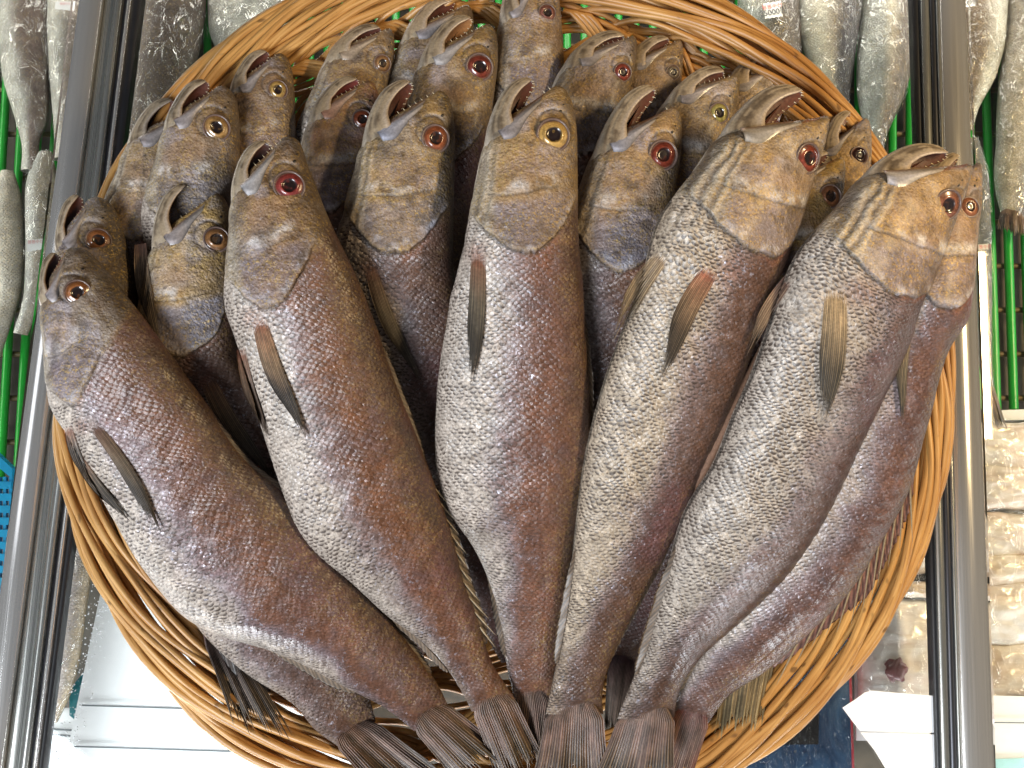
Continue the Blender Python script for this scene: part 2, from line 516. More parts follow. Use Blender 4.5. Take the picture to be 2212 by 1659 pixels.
    # sunken ring round the eye, ridge above
    re = np.sqrt((lx * 1.0) ** 2 + ly ** 2)
    er = f.get('er', 28) / sc
    socket = (-2.6 * np.exp(-((re - er * 1.15) / 5.5) ** 2) + 1.1 * np.exp(-((re - er * 1.5) / 8) ** 2))
    cheek = 3.0 * np.exp(-((lx + 70) / 60) ** 2 - ((ly - 60) / 60) ** 2)
    body_f = sst(-6, 10, -dg) * 1.0
    bf2 = sst(-10, 30, ly - gy - 4 + nz * 14)
    body_f = body_f * gm + bf2 * (1 - gm)
    flankdip = 3.5 * nz2 * (0.4 + 0.6 * body_f) + 1.3 * nz
    # lateral line and muscle ribs near the back
    vv = (1 + cy)[None, :] / 2 * np.ones((nr, 1))           # 0 belly 1 back
    Td = T[:, None]
    latl = -0.9 * np.exp(-((vv - 0.66 + 0.04 * np.sin(Td * 6)) / 0.012) ** 2) * body_f * sst(0.3, 0.5, Td)
    ribs = 0.9 * np.sin(ds[-1] * Td / 5.2 + np.abs(vv - 0.78) * 22) * sst(0.62, 0.8, vv) * (1 - sst(0.93, 1, vv)) * body_f * sst(0.35, 0.6, Td)
    disp = (cover + pre + pre2 + folds + socket + cheek + flankdip + latl + ribs) * sc
    X = X + ndd * (disp * near * 0.00037)[..., None]
    # ---------- colours
    pal = f.get('pal', {})
    cream = np.array((0.84, 0.80, 0.79)) * np.array(pal.get('cream', (0.60, 0.53, 0.45)))
    lav = np.array((0.84, 0.80, 0.83)) * np.array(pal.get('lav', (0.33, 0.26, 0.25)))
    cop = 0.84 * np.array((1.0, 0.93, 0.88)) * np.array(pal.get('cop', (0.150, 0.078, 0.050)))
    bak = np.array(pal.get('back', (0.060, 0.030, 0.020)))
    gold = np.array((1.02, 0.90, 0.72)) * np.array(pal.get('gold', (0.33, 0.225, 0.115)))
    hdark = np.array(pal.get('hdark', (0.085, 0.060, 0.045)))
    bound = f.get('bound', 0.0)
    nzf = fbm(X[..., 0] * 130, X[..., 1] * 130, X[..., 2] * 130, sd + 41, 3)
    b = vv + 0.17 * nz2 + 0.06 * nz + 0.07 * nzf + bound + 0.30 * sst(0.55, 1.0, Td)
    col = np.ones((nr, nc, 3)) * cream
    col = mixc(col, lav, sst(0.26, 0.52, b))
    col = mixc(col, cop, sst(0.40, 0.66, b))
    col = mixc(col, bak, sst(0.70, 0.98, vv + 0.08 * nz2) * 0.9)
    col = mixc(col, cop * 0.72, sst(0.80, 0.97, Td + 0.05 * nz) * 0.55)
    col = mixc(col, cop * 1.25, sst(0.1, 0.5, nzf) * sst(0.40, 0.60, b) * 0.18)
    col = mixc(col, lav * 0.9, sst(0.05, 0.45, -nzf) * sst(0.50, 0.62, b) * (1 - sst(0.75, 0.9, vv)) * 0.22)
    col = mixc(col, (0.10, 0.055, 0.05), sst(0.05, 0.55, fbm(X[..., 0] * 48, X[..., 1] * 34, 0.2, sd + 51)) * sst(0.42, 0.6, b) * 0.5)
    # purple-red bruises
    col = mixc(col, (0.13, 0.05, 0.052), sst(0.10, 0.42, fbm(X[..., 0] * 16, X[..., 1] * 9, 0.5, sd + 30)) * sst(0.45, 0.62, b) * 0.65)
    # head
    hc = np.ones((nr, nc, 3)) * gold
    hc = mixc(hc, (0.40, 0.35, 0.31), sst(-0.1, 0.45, nz2 + nzf * .3) * 0.55)
    hc = mixc(hc, (0.42, 0.39, 0.46), sst(0.10, 0.42, fbm(X[..., 0] * 40, X[..., 1] * 55, 0.9, sd + 61)) * 0.5)
    hc = mixc(hc, hdark * 2.2, sst(0.05, 0.5, nz) * 0.45)
    dorsal = sst(0.62, 0.95, vv + 0.07 * nz) * 0.85
    snout = (1 - sst(-105, -35, ly)) * sst(-30, 20, lx)
    hc = mixc(hc, hdark, np.clip(dorsal + snout * 0.8, 0, 1) * 0.9)
    hc = mixc(hc, pal.get('cheek', (0.27, 0.17, 0.115)), np.exp(-((lx + 55) / 55) ** 2 - ((ly - 95) / 42) ** 2) * 0.7)
    # gill plate: slate violet with silver
    plate = sst(-6, 12, dp) * 0
    plate = sst(4, 26, -dp) * sst(0, 14, dg) * sst(-150, -120, lx) * (1 - sst(10, 50, lx))
    hc = mixc(hc, pal.get('plate', (0.20, 0.155, 0.165)), plate * (0.55 + 0.4 * sst(-0.3, 0.4, nz2)))
    hc = mixc(hc, (0.60, 0.56, 0.54), np.exp(-((ly - pg + 15) / 13) ** 2) * pm * 0.85 * sst(-0.4, 0.25, nz + nzf * .5))
    hc = mixc(hc, (0.55, 0.54, 0.60), np.exp(-((dg - 12) / 10) ** 2) * gm * 0.55 * sst(-0.2, 0.3, nzf))
    hc = mixc(hc, hdark, sst(0.12, 0.5, fbm(X[..., 0] * 85, X[..., 1] * 60, 0.4, sd + 71)) * 0.55)
    # pale throat and fold stripes
    thr = 1 - sst(-140, -112, lx - 0.0 * ly)
    hc = mixc(hc, (0.47, 0.40, 0.31), thr * 0.75)
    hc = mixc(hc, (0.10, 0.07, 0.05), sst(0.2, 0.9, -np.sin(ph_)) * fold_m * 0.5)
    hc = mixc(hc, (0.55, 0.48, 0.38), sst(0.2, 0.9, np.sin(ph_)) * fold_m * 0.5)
    # creases dark
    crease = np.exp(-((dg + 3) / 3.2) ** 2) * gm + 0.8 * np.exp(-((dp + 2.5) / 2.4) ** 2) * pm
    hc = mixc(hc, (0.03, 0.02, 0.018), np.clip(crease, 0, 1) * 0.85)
    bf = np.clip(body_f, 0, 1)
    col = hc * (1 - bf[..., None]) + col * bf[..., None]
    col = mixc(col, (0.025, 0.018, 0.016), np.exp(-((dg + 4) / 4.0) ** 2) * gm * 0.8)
    # raw pink skin just behind the cover
    col = mixc(col, (0.27, 0.11, 0.06), np.exp(-((dg + 12 + nz * 8) / 8) ** 2) * sst(0, 20, gx) * (1 - sst(50, 85, gx)) * 0.6)
    # membrane round the eye
    col = mixc(col, (0.05, 0.035, 0.035), np.exp(-((re - er * 1.12) / 3.2) ** 2) * 0.7)
    col = mixc(col, (0.40, 0.38, 0.40), np.exp(-((re - er * 1.22) / 2.6) ** 2) * sst(10, 24, -ly) * 0.5)
    col = mixc(col, (0.30, 0.07, 0.04), (1 - sst(-70, -40, ly)) * (1 - sst(0.12, 0.22, vv)) * 0.7 * (sy > 0)[None, :])
    col *= (1 + 0.16 * nz3 + 0.10 * nzf)[..., None] * f.get('lum', 1.0)
    col = np.clip(col, 0.01, 1)
    for q_ in f.get('fins', []):      # flushed skin where the pectoral fin is rooted
        if q_[0] == 'pectoral_fin':
            dr = np.hypot(PX - q_[1][0], PY - q_[1][1] + 6)
            col = mixc(col, (0.30, 0.13, 0.085), np.exp(-(dr / (q_[3] * 1.1)) ** 2) * 0.6)
    msk = np.zeros((nr, nc, 3))
    msk[..., 0] = bf * (0.55 + 0.45 * (1 - sst(0.75, 0.95, b)))
    dark_s = f.get('dark', 1.0)
    msk[..., 1] = bf * dark_s * (1.0 - 0.50 * sst(0.42, 0.62, b)) * (0.75 + 0.5 * sst(0.05, 0.4, 1 - vv)) + (1 - bf) * thr * 0.3
    silver = sst(0.15, 0.40, b) * (1 - sst(0.52, 0.85, b)) * (0.45 + 0.9 * sst(-0.3, 0.3, nz))
    msk[..., 2] = np.clip(bf * silver + (1 - bf) * (0.30 + 0.5 * plate + 0.25 * sst(-0.2, 0.4, nz2)), 0, 1)
    # UV
    Wt = 1
    arc = np.concatenate([[0], np.cumsum(np.abs(np.diff(phi)))])
    hm_ = np.linalg.norm(D, axis=1)
    seglen = np.linalg.norm(np.diff(X, axis=1), axis=2)
    vcum = np.concatenate([np.zeros((nr, 1)), np.cumsum(seglen, axis=1)], axis=1)
    vmid = vcum[:, nn // 2][:, None]
    vco = (vcum - vmid) * ((hm_.max() / np.maximum(hm_, hm_.max() * 0.25)) ** 0.35)[:, None]
    uco = np.concatenate([[0], np.cumsum(np.linalg.norm(np.diff(C, axis=0), axis=1) * ((hm_.max() / np.maximum(hm_, hm_.max() * 0.25)) ** 0.35)[1:])])[:, None] * np.ones((1, nc))
    Vv = X.reshape(-1, 3)
    F = grid_faces(nr, nc, True)
    # close the ends with collapsed rings
    Vv = np.concatenate([Vv, C[:1], C[-1:]])
    q = np.arange(nc)
    cap0 = np.stack([np.full(nc, nr * nc), (q + 1) % nc, q, q], -1)
    cap1 = np.stack([np.full(nc, nr * nc + 1), (nr - 1) * nc + q, (nr - 1) * nc + (q + 1) % nc, (nr - 1) * nc + (q + 1) % nc], -1)
    uvv = np.concatenate([np.stack([uco, vco], -1).reshape(-1, 2), np.zeros((2, 2))])
    colv = np.concatenate([col.reshape(-1, 3), np.full((2, 3), 0.1)])
    mskv = np.concatenate([msk.reshape(-1, 3), np.zeros((2, 3))])
    root = thing(f.get('name', 'croaker_fish'), f['label'], 'fish', C[len(C) // 3], group=f.get('group', 'croakers fanned out in the wicker basket'))
    Fall = [F]
    bodyo = mesh_np('body', Vv, F, f.get('mat', M_SKIN), root, uvv, {'col': colv, 'msk': mskv})
    bvh = BVHTree.FromPolygons([Vector(v) for v in Vv[:, :3]], F.tolist())
    f.update(root=root, bvh=bvh, hm=hm, S=S, T=T, C=C, D=D, N=N, W=W, zend=zz[-1], zz=zz)
    if f.get('plain'): return f
    add_head(f)
    if 'tail' in f: add_tail(f, f['tail'])
    for q_ in f.get('fins', []): add_fin(f, *q_[:4], **(q_[4] if len(q_) > 4 else {}))
    for q_ in f.get('dorsal', []): add_dorsal(f, *q_)
    return f

def hit(f, px, py, zdef):
    d = ray(px, py); d = d / np.linalg.norm(d)
    loc, nor, _, _ = f['bvh'].ray_cast(CAMLOC, Vector(d))
    if loc is None:
        p = P(px, py, zdef); return Vector(p), Vector((0, 0, 1)), False
    if nor.dot(Vector(d)) > 0: nor = -nor
    return loc, nor, True

def add_head(f):
    root, hm, sc = f['root'], f['hm'], f.get('sc', 1.0)
    zh = f['z'][0]
    U = 0.000385 * sc
    # ---- eye
    ex, ey = f['eye']
    if f.get('showeye', True):
        loc, nor, ok = hit(f, ex, ey, zh + 0.02)
        view = (CAMLOC - loc).normalized()
        nor = (nor + view * f.get('eyeface', 0.5)).normalized()
        er = f.get('er', 28) * 0.000375
        nrg, ns = 26, 56
        rr = np.linspace(0, 1, nrg); th = np.arange(ns) / ns * 2 * np.pi
        prof = 0.34 * np.sqrt(np.clip(1 - (rr * 0.96) ** 2, 0, 1)) + 0.0
        prof = prof - 0.10 * np.exp(-(rr / 0.44) ** 6) + 0.05 * np.exp(-((rr - 0.55) / 0.1) ** 2)
        t1 = nor.orthogonal().normalized(); t2 = nor.cross(t1)
        t1, t2, nn_ = np.array(t1), np.array(t2), np.array(nor)
        base = np.array(loc) - nn_ * er * 0.10
        wob = 1 + 0.05 * np.sin(th * 2 + f['seed']) + 0.02 * np.sin(th * 3 + 1)
        V = base + er * (rr[:, None, None] * wob[None, :, None] * (np.cos(th)[None, :, None] * t1 + np.sin(th)[None, :, None] * t2)) + (er * prof)[:, None, None] * nn_
        iris = np.array(f.get('iris', (0.50, 0.16, 0.05))) * f.get('ib', 0.66); pup = np.array((0.014, 0.008, 0.008))
        rw = rr[:, None] + 0.03 * vnoise(np.cos(th)[None, :] * 2, np.sin(th)[None, :] * 2, f['seed']) 
        c = np.ones((nrg, ns, 3)) * pup
        c = mixc(c, iris * 0.25, sst(0.42, 0.47, rw)); c = mixc(c, iris * 0.95, sst(0.48, 0.56, rw))
        c = mixc(c, iris * f.get('irisout', 0.55), sst(0.62, 0.80, rw)); c = mixc(c, (0.17, 0.085, 0.06), sst(0.84, 0.92, rw)); c = mixc(c, (0.05, 0.03, 0.03), sst(0.93, 0.99, rw))
        c = mixc(c, iris * 0.35, sst(0.1, 0.5, vnoise(V[..., 0] * 400, V[..., 1] * 400, V[..., 2] * 400, f['seed'])) * 0.6)
        c *= (1 + 0.25 * vnoise(V[..., 0] * 900, V[..., 1] * 900, V[..., 2] * 900, 3))[..., None]
        eo = mesh_np('eye', V.reshape(-1, 3), grid_faces(nrg, ns, True), M_EYE, root, None, {'col': np.clip(c.reshape(-1, 3), 0.004, 1)})
        # lid rim
        path = [base + er * 1.03 * (math.cos(x) * t1 + math.sin(x) * t2) + nn_ * er * 0.12 for x in np.linspace(0, 2 * np.pi, 40)]
        V, F, uv = tubes([path], er * 0.10, 6)
        mesh_np('eyelid_rim', V, F, M_JAW, eo, uv, {'col': np.ones((len(V), 3)) * (0.13, 0.085, 0.07)})
        # nostrils
        for nx, ny, s in ((16, -52, 4.5), (22, -66, 3.0)):
            px, py = hm(nx, ny)
            l2, n2, ok = hit(f, float(px), float(py), zh + .02)
            if not ok: continue
            a1 = np.array(n2.orthogonal().normalized()); a2 = np.cross(np.array(n2), a1)
            r_ = s * U
            V = [np.array(l2) + np.array(n2) * 0.0003]; c = [(0.01, 0.008, 0.008)]
            for q in (0.6, 1.0):
                for x in np.arange(14) / 14 * 6.283:
                    V.append(np.array(l2) + r_ * q * (math.cos(x) * a1 + 0.8 * math.sin(x) * a2) + np.array(n2) * (0.0004 if q < 1 else -0.0003)); c.append((0.012, 0.01, 0.01) if q < 1 else (0.05, 0.035, 0.03))
            F = [(0, 1 + i, 1 + (i + 1) % 14) for i in range(14)] + [(1 + i, 15 + i, 15 + (i + 1) % 14, 1 + (i + 1) % 14) for i in range(14)]
            mesh_np('nostril', np.array(V), F, M_JAW, root, None, {'col': np.array(c)})
    if f.get('nojaw'): return
    # ---- lower jaw: a trough, open towards the upper jaw
    jo = math.radians(f.get('jaw', 0) + 3); jl = f.get('jl', 0.94)
    def jrot(p, k):
        x, y = p[0] + 112, p[1] - 5
        y = y * (jl if y < 0 else 1)
        a = jo * k
        return (x * math.cos(a) - y * math.sin(a) - 112, x * math.sin(a) + y * math.cos(a) + 5)
    n = 46
    ts = np.linspace(0, 1, len(JAW))
    arr = []
    for i, (o, l, w) in enumerate(JAW):
        k = min(1, i / 4)
        o2 = jrot(o, k); l2 = jrot(l, k)
        ox, oy = hm(*o2); lx, ly = hm(*l2)
        arr.append([float(ox), float(oy), float(lx), float(ly), w * sc * (0.85 if i > 1 else 0.5 + 0.2 * i)])
    A = hermite(np.linspace(0, 1, n), ts, np.array(arr))
    tj = np.linspace(0, 1, n)
    zj = zh + f.get('jz', 0.003) - 0.016 * (1 - sst(0, 0.26, tj)) * sc
    O = P(A[:, 0], A[:, 1], zj); Lp = P(A[:, 2], A[:, 3], zj)
    Cc = Lp; D = O - Lp
    tan = np.gradient((O + Lp) / 2, axis=0); N = np.cross(D, tan); N /= np.linalg.norm(N, axis=1)[:, None] + 1e-12; N[N[:, 2] < 0] *= -1
    m = 25
    ph = np.linspace(-np.pi / 2, np.pi / 2, m)
    W = np.maximum(A[:, 4], 1) * 0.00036
    def shell(k, sink=0):
        return Cc[:, None, :] + k * D[:, None, :] * np.cos(ph)[None, :, None] + N[:, None, :] * (k * W[:, None] * (-np.sin(ph))[None, :])[..., None]
    outer = shell(1.0)
    rid = 0.0006 * np.sin(np.arange(m) * 2.3)[None, :, None] * N[:, None, :]
    outer = outer + rid * sc
    # far lip stands a little further into the gape
    sh = (-D[:, None, :] * (0.12 + 0.36 * np.sin(np.pi * np.clip(tj * 1.08, 0, 1)) ** 0.8)[:, None, None]) * (sst(0.1, 1.0, np.sin(ph))[None, :, None])
    outer = outer + sh
    inner = shell(0.80) + sh
    V = np.concatenate([outer, inner[:, ::-1]], axis=1)
    nc = 2 * m
    tcol = np.linspace(0, 1, n)[:, None]
    co = np.ones((n, m, 3)) * np.array((0.33, 0.255, 0.17))
    band = np.cos(ph)[None, :]
    nzj = fbm(outer[..., 0] * 150, outer[..., 1] * 150, outer[..., 2] * 150, f['seed'])
    nzk = fbm(outer[..., 0] * 50, outer[..., 1] * 50, outer[..., 2] * 200, f['seed'] + 3)
    co = mixc(co, (0.10, 0.07, 0.045), sst(0.0, 0.45, nzj + nzk * .6 + 0.35 * np.sin(np.arange(m) * 2.3)[None, :]) * 0.85)
    co = mixc(co, (0.55, 0.47, 0.38), sst(0.75, 1.0, band + nzj * .15) * 0.7 * (1 - tcol * 0.4))
    co = mixc(co, (0.45, 0.36, 0.28), (1 - sst(0.1, 0.3, band * np.ones((n, 1)))) * 0.8)
    ci = np.ones((n, m, 3)) * np.array(f.get('mouth', (0.10, 0.028, 0.014)))
    ci = mixc(ci, (0.06, 0.015, 0.01), np.ones((n, 1)) * sst(0.3, 1, band) * 0.7)
    c = np.concatenate([co, ci], axis=1)
    F = grid_faces(n, nc, True)
    jaw = mesh_np('lower_jaw', V.reshape(-1, 3), F, M_JAW, root, None, {'col': np.clip(c.reshape(-1, 3), 0.01, 1)})
    # ---- mouth lining closing the gape on the far side
    cx, cy_ = hm(-96, -20)
    tipJ = (Lp[int(n * .86)] + O[int(n * .86)]) / 2; corner = P(float(cx), float(cy_), zh + 0.002)
    sx, sy_ = hm(-14, -82); tipS = P(float(sx), float(sy_), zh + 0.002)
    g = 12
    V = []; c = []
    for i in range(g + 1):
        for j in range(g + 1):
            u, v = i / g, j / g
            e1 = corner + (tipJ - corner) * v; e2 = corner + (tipS - corner) * v
            p = e1 * (1 - u) + e2 * u
            notch = (4 * u * (1 - u)) * 0.34 * v
            p = p + (corner - p) * notch
            p[2] -= (0.006 + 0.014 * (4 * u * (1 - u))) * sc * (0.3 + 0.7 * v)
            V.append(p)
            s_ = 0.7 + 0.3 * math.sin(u * 40)
            c.append(np.array(f.get('mouth', (0.10, 0.028, 0.014))) * s_ * (1.0 + 0.5 * v))
    mesh_np('mouth_lining', np.array(V), grid_faces(g + 1, g + 1), M_MOUTH, root, None, {'col': np.array(c)})
    # ---- maxilla plate
    pts = MAXIL
    poly = [hm(*p) for p in pts]
    pc = np.array([[float(a_), float(b_)] for a_, b_ in poly])
    # resample as a strip: top edge pts 0..3, bottom edge 7..4
    top = np.array([pc[0], pc[1], pc[2], pc[3]]); bot = np.array([pc[7], pc[6], pc[5], pc[4]])
    g1, g2 = 22, 8
    tt_ = np.linspace(0, 1, g1)
    te = hermite(tt_, np.linspace(0, 1, 4), top); be = hermite(tt_, np.linspace(0, 1, 4), bot)
    V = np.zeros((g1, g2, 3)); c = np.zeros((g1, g2, 3)); lastz = zh + 0.015
    for i in range(g1):
        for j in range(g2):
            s_ = j / (g2 - 1)
            q = te[i] * (1 - s_) + be[i] * s_
            l2, n2, ok = hit(f, q[0], q[1], lastz)
            lift = 0.0022 * math.sin(math.pi * s_) ** 0.5 * (0.4 + tt_[i]) + 0.0004 * math.sin(s_ * 14)
            if ok: lastz = l2.z
            V[i, j] = np.array(l2) + np.array(n2) * (lift - 0.0004)
            base_ = np.array((0.33, 0.27, 0.21)) * (1 - tt_[i]) + np.array(f.get('maxc', (0.40, 0.36, 0.38))) * tt_[i]
            if s_ < 0.25: base_ = np.array((0.40, 0.25, 0.18))
            c[i, j] = base_ * (0.8 + 0.25 * math.sin(s_ * 9 + i * .3)) * (0.35 if s_ > 0.93 or i > g1 - 2 else 1)
    # keep height coherent
    zs = V[..., 2]; med = np.median(zs)
    V[..., 2] = np.where(np.abs(zs - med) > 0.02, med, zs)
    mesh_np('maxilla', V.reshape(-1, 3), grid_faces(g1, g2), M_JAW, root, None, {'col': c.reshape(-1, 3)})
    # ---- teeth
    Vt, Ft = [], []
    def cone(b, d, r, l):
        i0 = len(Vt)
        d = d / (np.linalg.norm(d) + 1e-9)
        a1 = np.cross(d, (0.3, 0.2, 1.0)); a1 /= np.linalg.norm(a1); a2 = np.cross(d, a1)
        for x in (0, 2.094, 4.189): Vt.append(b + r * (math.cos(x) * a1 + math.sin(x) * a2))
        Vt.append(b + d * l)
        Ft.extend([(i0, i0 + 1, i0 + 3), (i0 + 1, i0 + 2, i0 + 3), (i0 + 2, i0, i0 + 3)])
    rg = random.Random(f['seed'])
    for i in range(int(n * .40), n - 3, 3):
        for side in (4, m - 2):
            b = inner[i, side]; cone(b, -D[i] + np.array([0, 0, .004 * (1 if side > 5 else .2)]), 0.00055 * sc, (0.0022 + rg.random() * 0.0012) * sc)
    for k in np.linspace(0, 1, 7):
        x, y = -6 - 70 * k, -99 + 46 * k
        px, py = hm(x, y); b, n2, ok = hit(f, float(px), float(py), zh)
        if not ok: continue
        p2x, p2y = hm(x - 12, y - 12)
        d_ = P(float(p2x), float(p2y), b.z) - np.array(b)
        cone(np.array(b), d_, 0.0006 * sc, 0.003 * sc)
    mesh_np('teeth', np.array(Vt), [tuple(q) for q in Ft], M_TOOTH, root, smooth=False)

def fin_sheet(f, name, rows, zfun, colfun, rays, drape=True, lift=0.0014, seed=0, thick=0.0007, ray_h=0.0006, ragged=0.12):
    """rows: function (t,s)->px,py; t along the rays 0..1, s across"""
    nt_, ns_ = 44, rays * 4 + 1
    V = np.zeros((nt_, ns_, 3)); c = np.zeros((nt_, ns_, 3))
    rg = random.Random(seed)
    endl = [1 - ragged * rg.random() for _ in range(rays + 1)]
    split = [rg.random() < 0.3 for _ in range(rays + 1)]
    lastz = None
    for j in range(ns_):
        s = j / (ns_ - 1); ridx = s * rays; k = int(round(ridx)); dist = abs(ridx - k)
        e_ = endl[min(k, rays)] - dist * 0.22 * ragged / 0.12
        wob = 0.004 * math.sin(k * 1.7)
        for i in range(nt_):
            t = i / (nt_ - 1) * e_
            gather = (s - (k / rays)) * (0.0 if not split[k] else 0.5 * max(0, t - 0.55))
            px, py = rows(t, s - gather + wob * t)
            if drape:
                l2, n2, ok = hit(f, px, py, zfun(t, s))
                zt_ = zfun(t, s)
                p = np.array(l2)
                if not ok or p[2] < zt_ - 0.05: p = P(px, py, zt_)
                vd = CL - p; vd /= np.linalg.norm(vd)
                p = p + vd * (lift * (-0.5 + 3.2 * min(t, 0.7)) + 0.0012 * math.sin(math.pi * s) * min(1, t * 4))
            else:
                p = P(px, py, zfun(t, s))
            p = p + np.array([0, 0, ray_h * (1 - min(1, dist * 2.6))])
            V[i, j] = p
            c[i, j] = colfun(t, s, dist, k)
    Vb = V - np.array([0, 0, thick])
    n_ = nt_ * ns_
    F = np.concatenate([grid_faces(nt_, ns_), grid_faces(nt_, ns_, off=n_)[:, ::-1]])
    edge = [np.array([i * ns_, (i + 1) * ns_, (i + 1) * ns_ + n_, i * ns_ + n_]) for i in range(nt_ - 1)]
    edge += [np.array([(i + 1) * ns_ - 1, (i + 2) * ns_ - 1, (i + 2) * ns_ - 1 + n_, (i + 1) * ns_ - 1 + n_]) for i in range(nt_ - 1)]
    edge += [np.array([(nt_ - 1) * ns_ + j, (nt_ - 1) * ns_ + j + 1, (nt_ - 1) * ns_ + j + 1 + n_, (nt_ - 1) * ns_ + j + n_]) for j in range(ns_ - 1)]
    F = np.concatenate([F, np.array(edge)])
    cc = np.clip(np.concatenate([c.reshape(-1, 3)] * 2), 0.008, 1)
    return mesh_np(name, np.concatenate([V.reshape(-1, 3), Vb.reshape(-1, 3)]), F, M_FIN, f['root'], None, {'col': cc})

def add_fin(f, kind, root, tip, hw, o=None, **kw):
    o = dict(kw)
    if isinstance(hw, dict): pass
    r = np.array(root, float); t_ = np.array(tip, float)
    d = t_ - r; L = np.linalg.norm(d); d /= L; p = np.array([-d[1], d[0]])
    bend = o.get('bend', 0.05) * L
    seed = int(abs(root[0] * 7 + root[1])) 
    base = np.array(o.get('base', (0.30, 0.125, 0.07))); mid = np.array(o.get('mid', (0.24, 0.165, 0.10))); end = np.array(o.get('end', (0.055, 0.045, 0.04)))
    rayc = np.array(o.get('ray', (0.36, 0.27, 0.17)))
    def rows(t, s):
        w = hw * (0.72 + 0.75 * t * (1 - t * 0.95)) * (1.0 if t < 0.6 else 1 - 0.55 * ((t - 0.6) / 0.4) ** 1.4)
        sl = 1.10 - 0.34 * abs(s - 0.42) ** 1.2 - 0.10 * s
        q = r + d * L * (t * 1.20 * sl - 0.07) + p * ((s - 0.5) * 2 * w) + p * bend * math.sin(math.pi * t)
        return q[0], q[1]
    zr = o.get('z', f['z'][0])
    def col(t, s, dist, k):
        c = base + (mid - base) * min(1, t * 2.6)
        e = min(1, max(0, (t - 0.24) * 2.6)); c = c + (end * 0.6 - c) * e
        if t > 0.12: c = c + (rayc * (1 - 0.5 * e) - c) * max(0, 1 - dist * 4.2) * 0.75 * (1 if k % 2 else .45)
        c = c * (0.75 + 0.5 * vnoise(t * 9, s * 5, seed) ** 2 + 0.2 * math.sin(k * 2.4))
        c = c * (1.12 - 0.5 * min(1, dist * 2))
        return c
    fin_sheet(f, kind, rows, lambda t, s: zr, col, o.get('rays', 11), True, o.get('lift', 0.0014), seed, ragged=o.get('ragged', 0.16))

def add_tail(f, q):
    q = tuple(q)
    (b0, b1, e0, e1) = [np.array(x, float) for x in q[:4]]
    o = q[4] if len(q) > 4 else {}
    z0 = f['zend'] + o.get('dz', 0.0); z1 = o.get('z1', z0)
    base = np.array(o.get('base', (0.215, 0.135, 0.100))); mid = np.array(o.get('mid', (0.150, 0.085, 0.066))); end = np.array(o.get('end', (0.050, 0.040, 0.033)))
    rgt = np.random.default_rng(int(abs(b0[0])))
    kb = 0.65 + 0.7 * rgt.random(80)
    rayc = np.array(o.get('ray', (0.30, 0.21, 0.13)))
    over = o.get('over', 0.16)
    def rows(t, s):
        t2 = t * (1 + over) - over
        a = b0 + (b1 - b0) * s; e = e0 + (e1 - e0) * s
        if t < 0.2:
            a = a + ((b0 + b1) / 2 - a) * 0.30 * (1 - t / 0.2)
        m_ = a + (e - a) * t2 + (np.array([0.0, 0.0]) if t2 < 0 else (s - 0.5) * (e1 - e0) * 0.22 * t2 ** 1.6 + (e - a) * 0.05 * t2 * math.sin(s * 21 + seed))
        return m_[0], m_[1]
    seed = int(abs(b0[0] * 3 + b0[1]))
    W = f['W'][-1]
    def zf(t, s):
        dome = math.sqrt(max(0, 1 - (2 * s - 1) ** 2))
        return z0 + (z1 - z0) * t + W * dome ** 0.8 * (1.75 - 1.35 * min(1, t * 1.7)) + (0.005 * math.sin(s * 6 + seed) + 0.0016 * math.sin(s * 23 + seed * 2)) * min(1, t * 1.4)
    def col(t, s, dist, k):
        c = base + (mid - base) * min(1, t * 3.0)
        c = c + (end - c) * min(1, max(0, t - 0.42 - 0.15 * math.sin(s * 9 + seed)) * 2.4)
        c = c * (1 + (kb[k] - 1) * min(1, t * 2.5)) * (1 + 0.5 * vnoise(t * 7, s * 9, seed) + 0.3 * vnoise(t * 20, s * 30, seed + 1))
        if k % 2 == 0 and t > 0.12: c = c + (rayc - c) * max(0, 1 - dist * 3.4) * min(1, t * 1.5) * 0.75
        elif t > .1: c = c + (rayc * .5 - c) * max(0, 1 - dist * 3) * 0.5
        return c * (1.1 - 0.35 * min(1, dist * 2))
    fin_sheet(f, 'tail_fin', rows, zf, col, o.get('rays', 20), False, 0, seed, ray_h=0.0013, ragged=0.16)

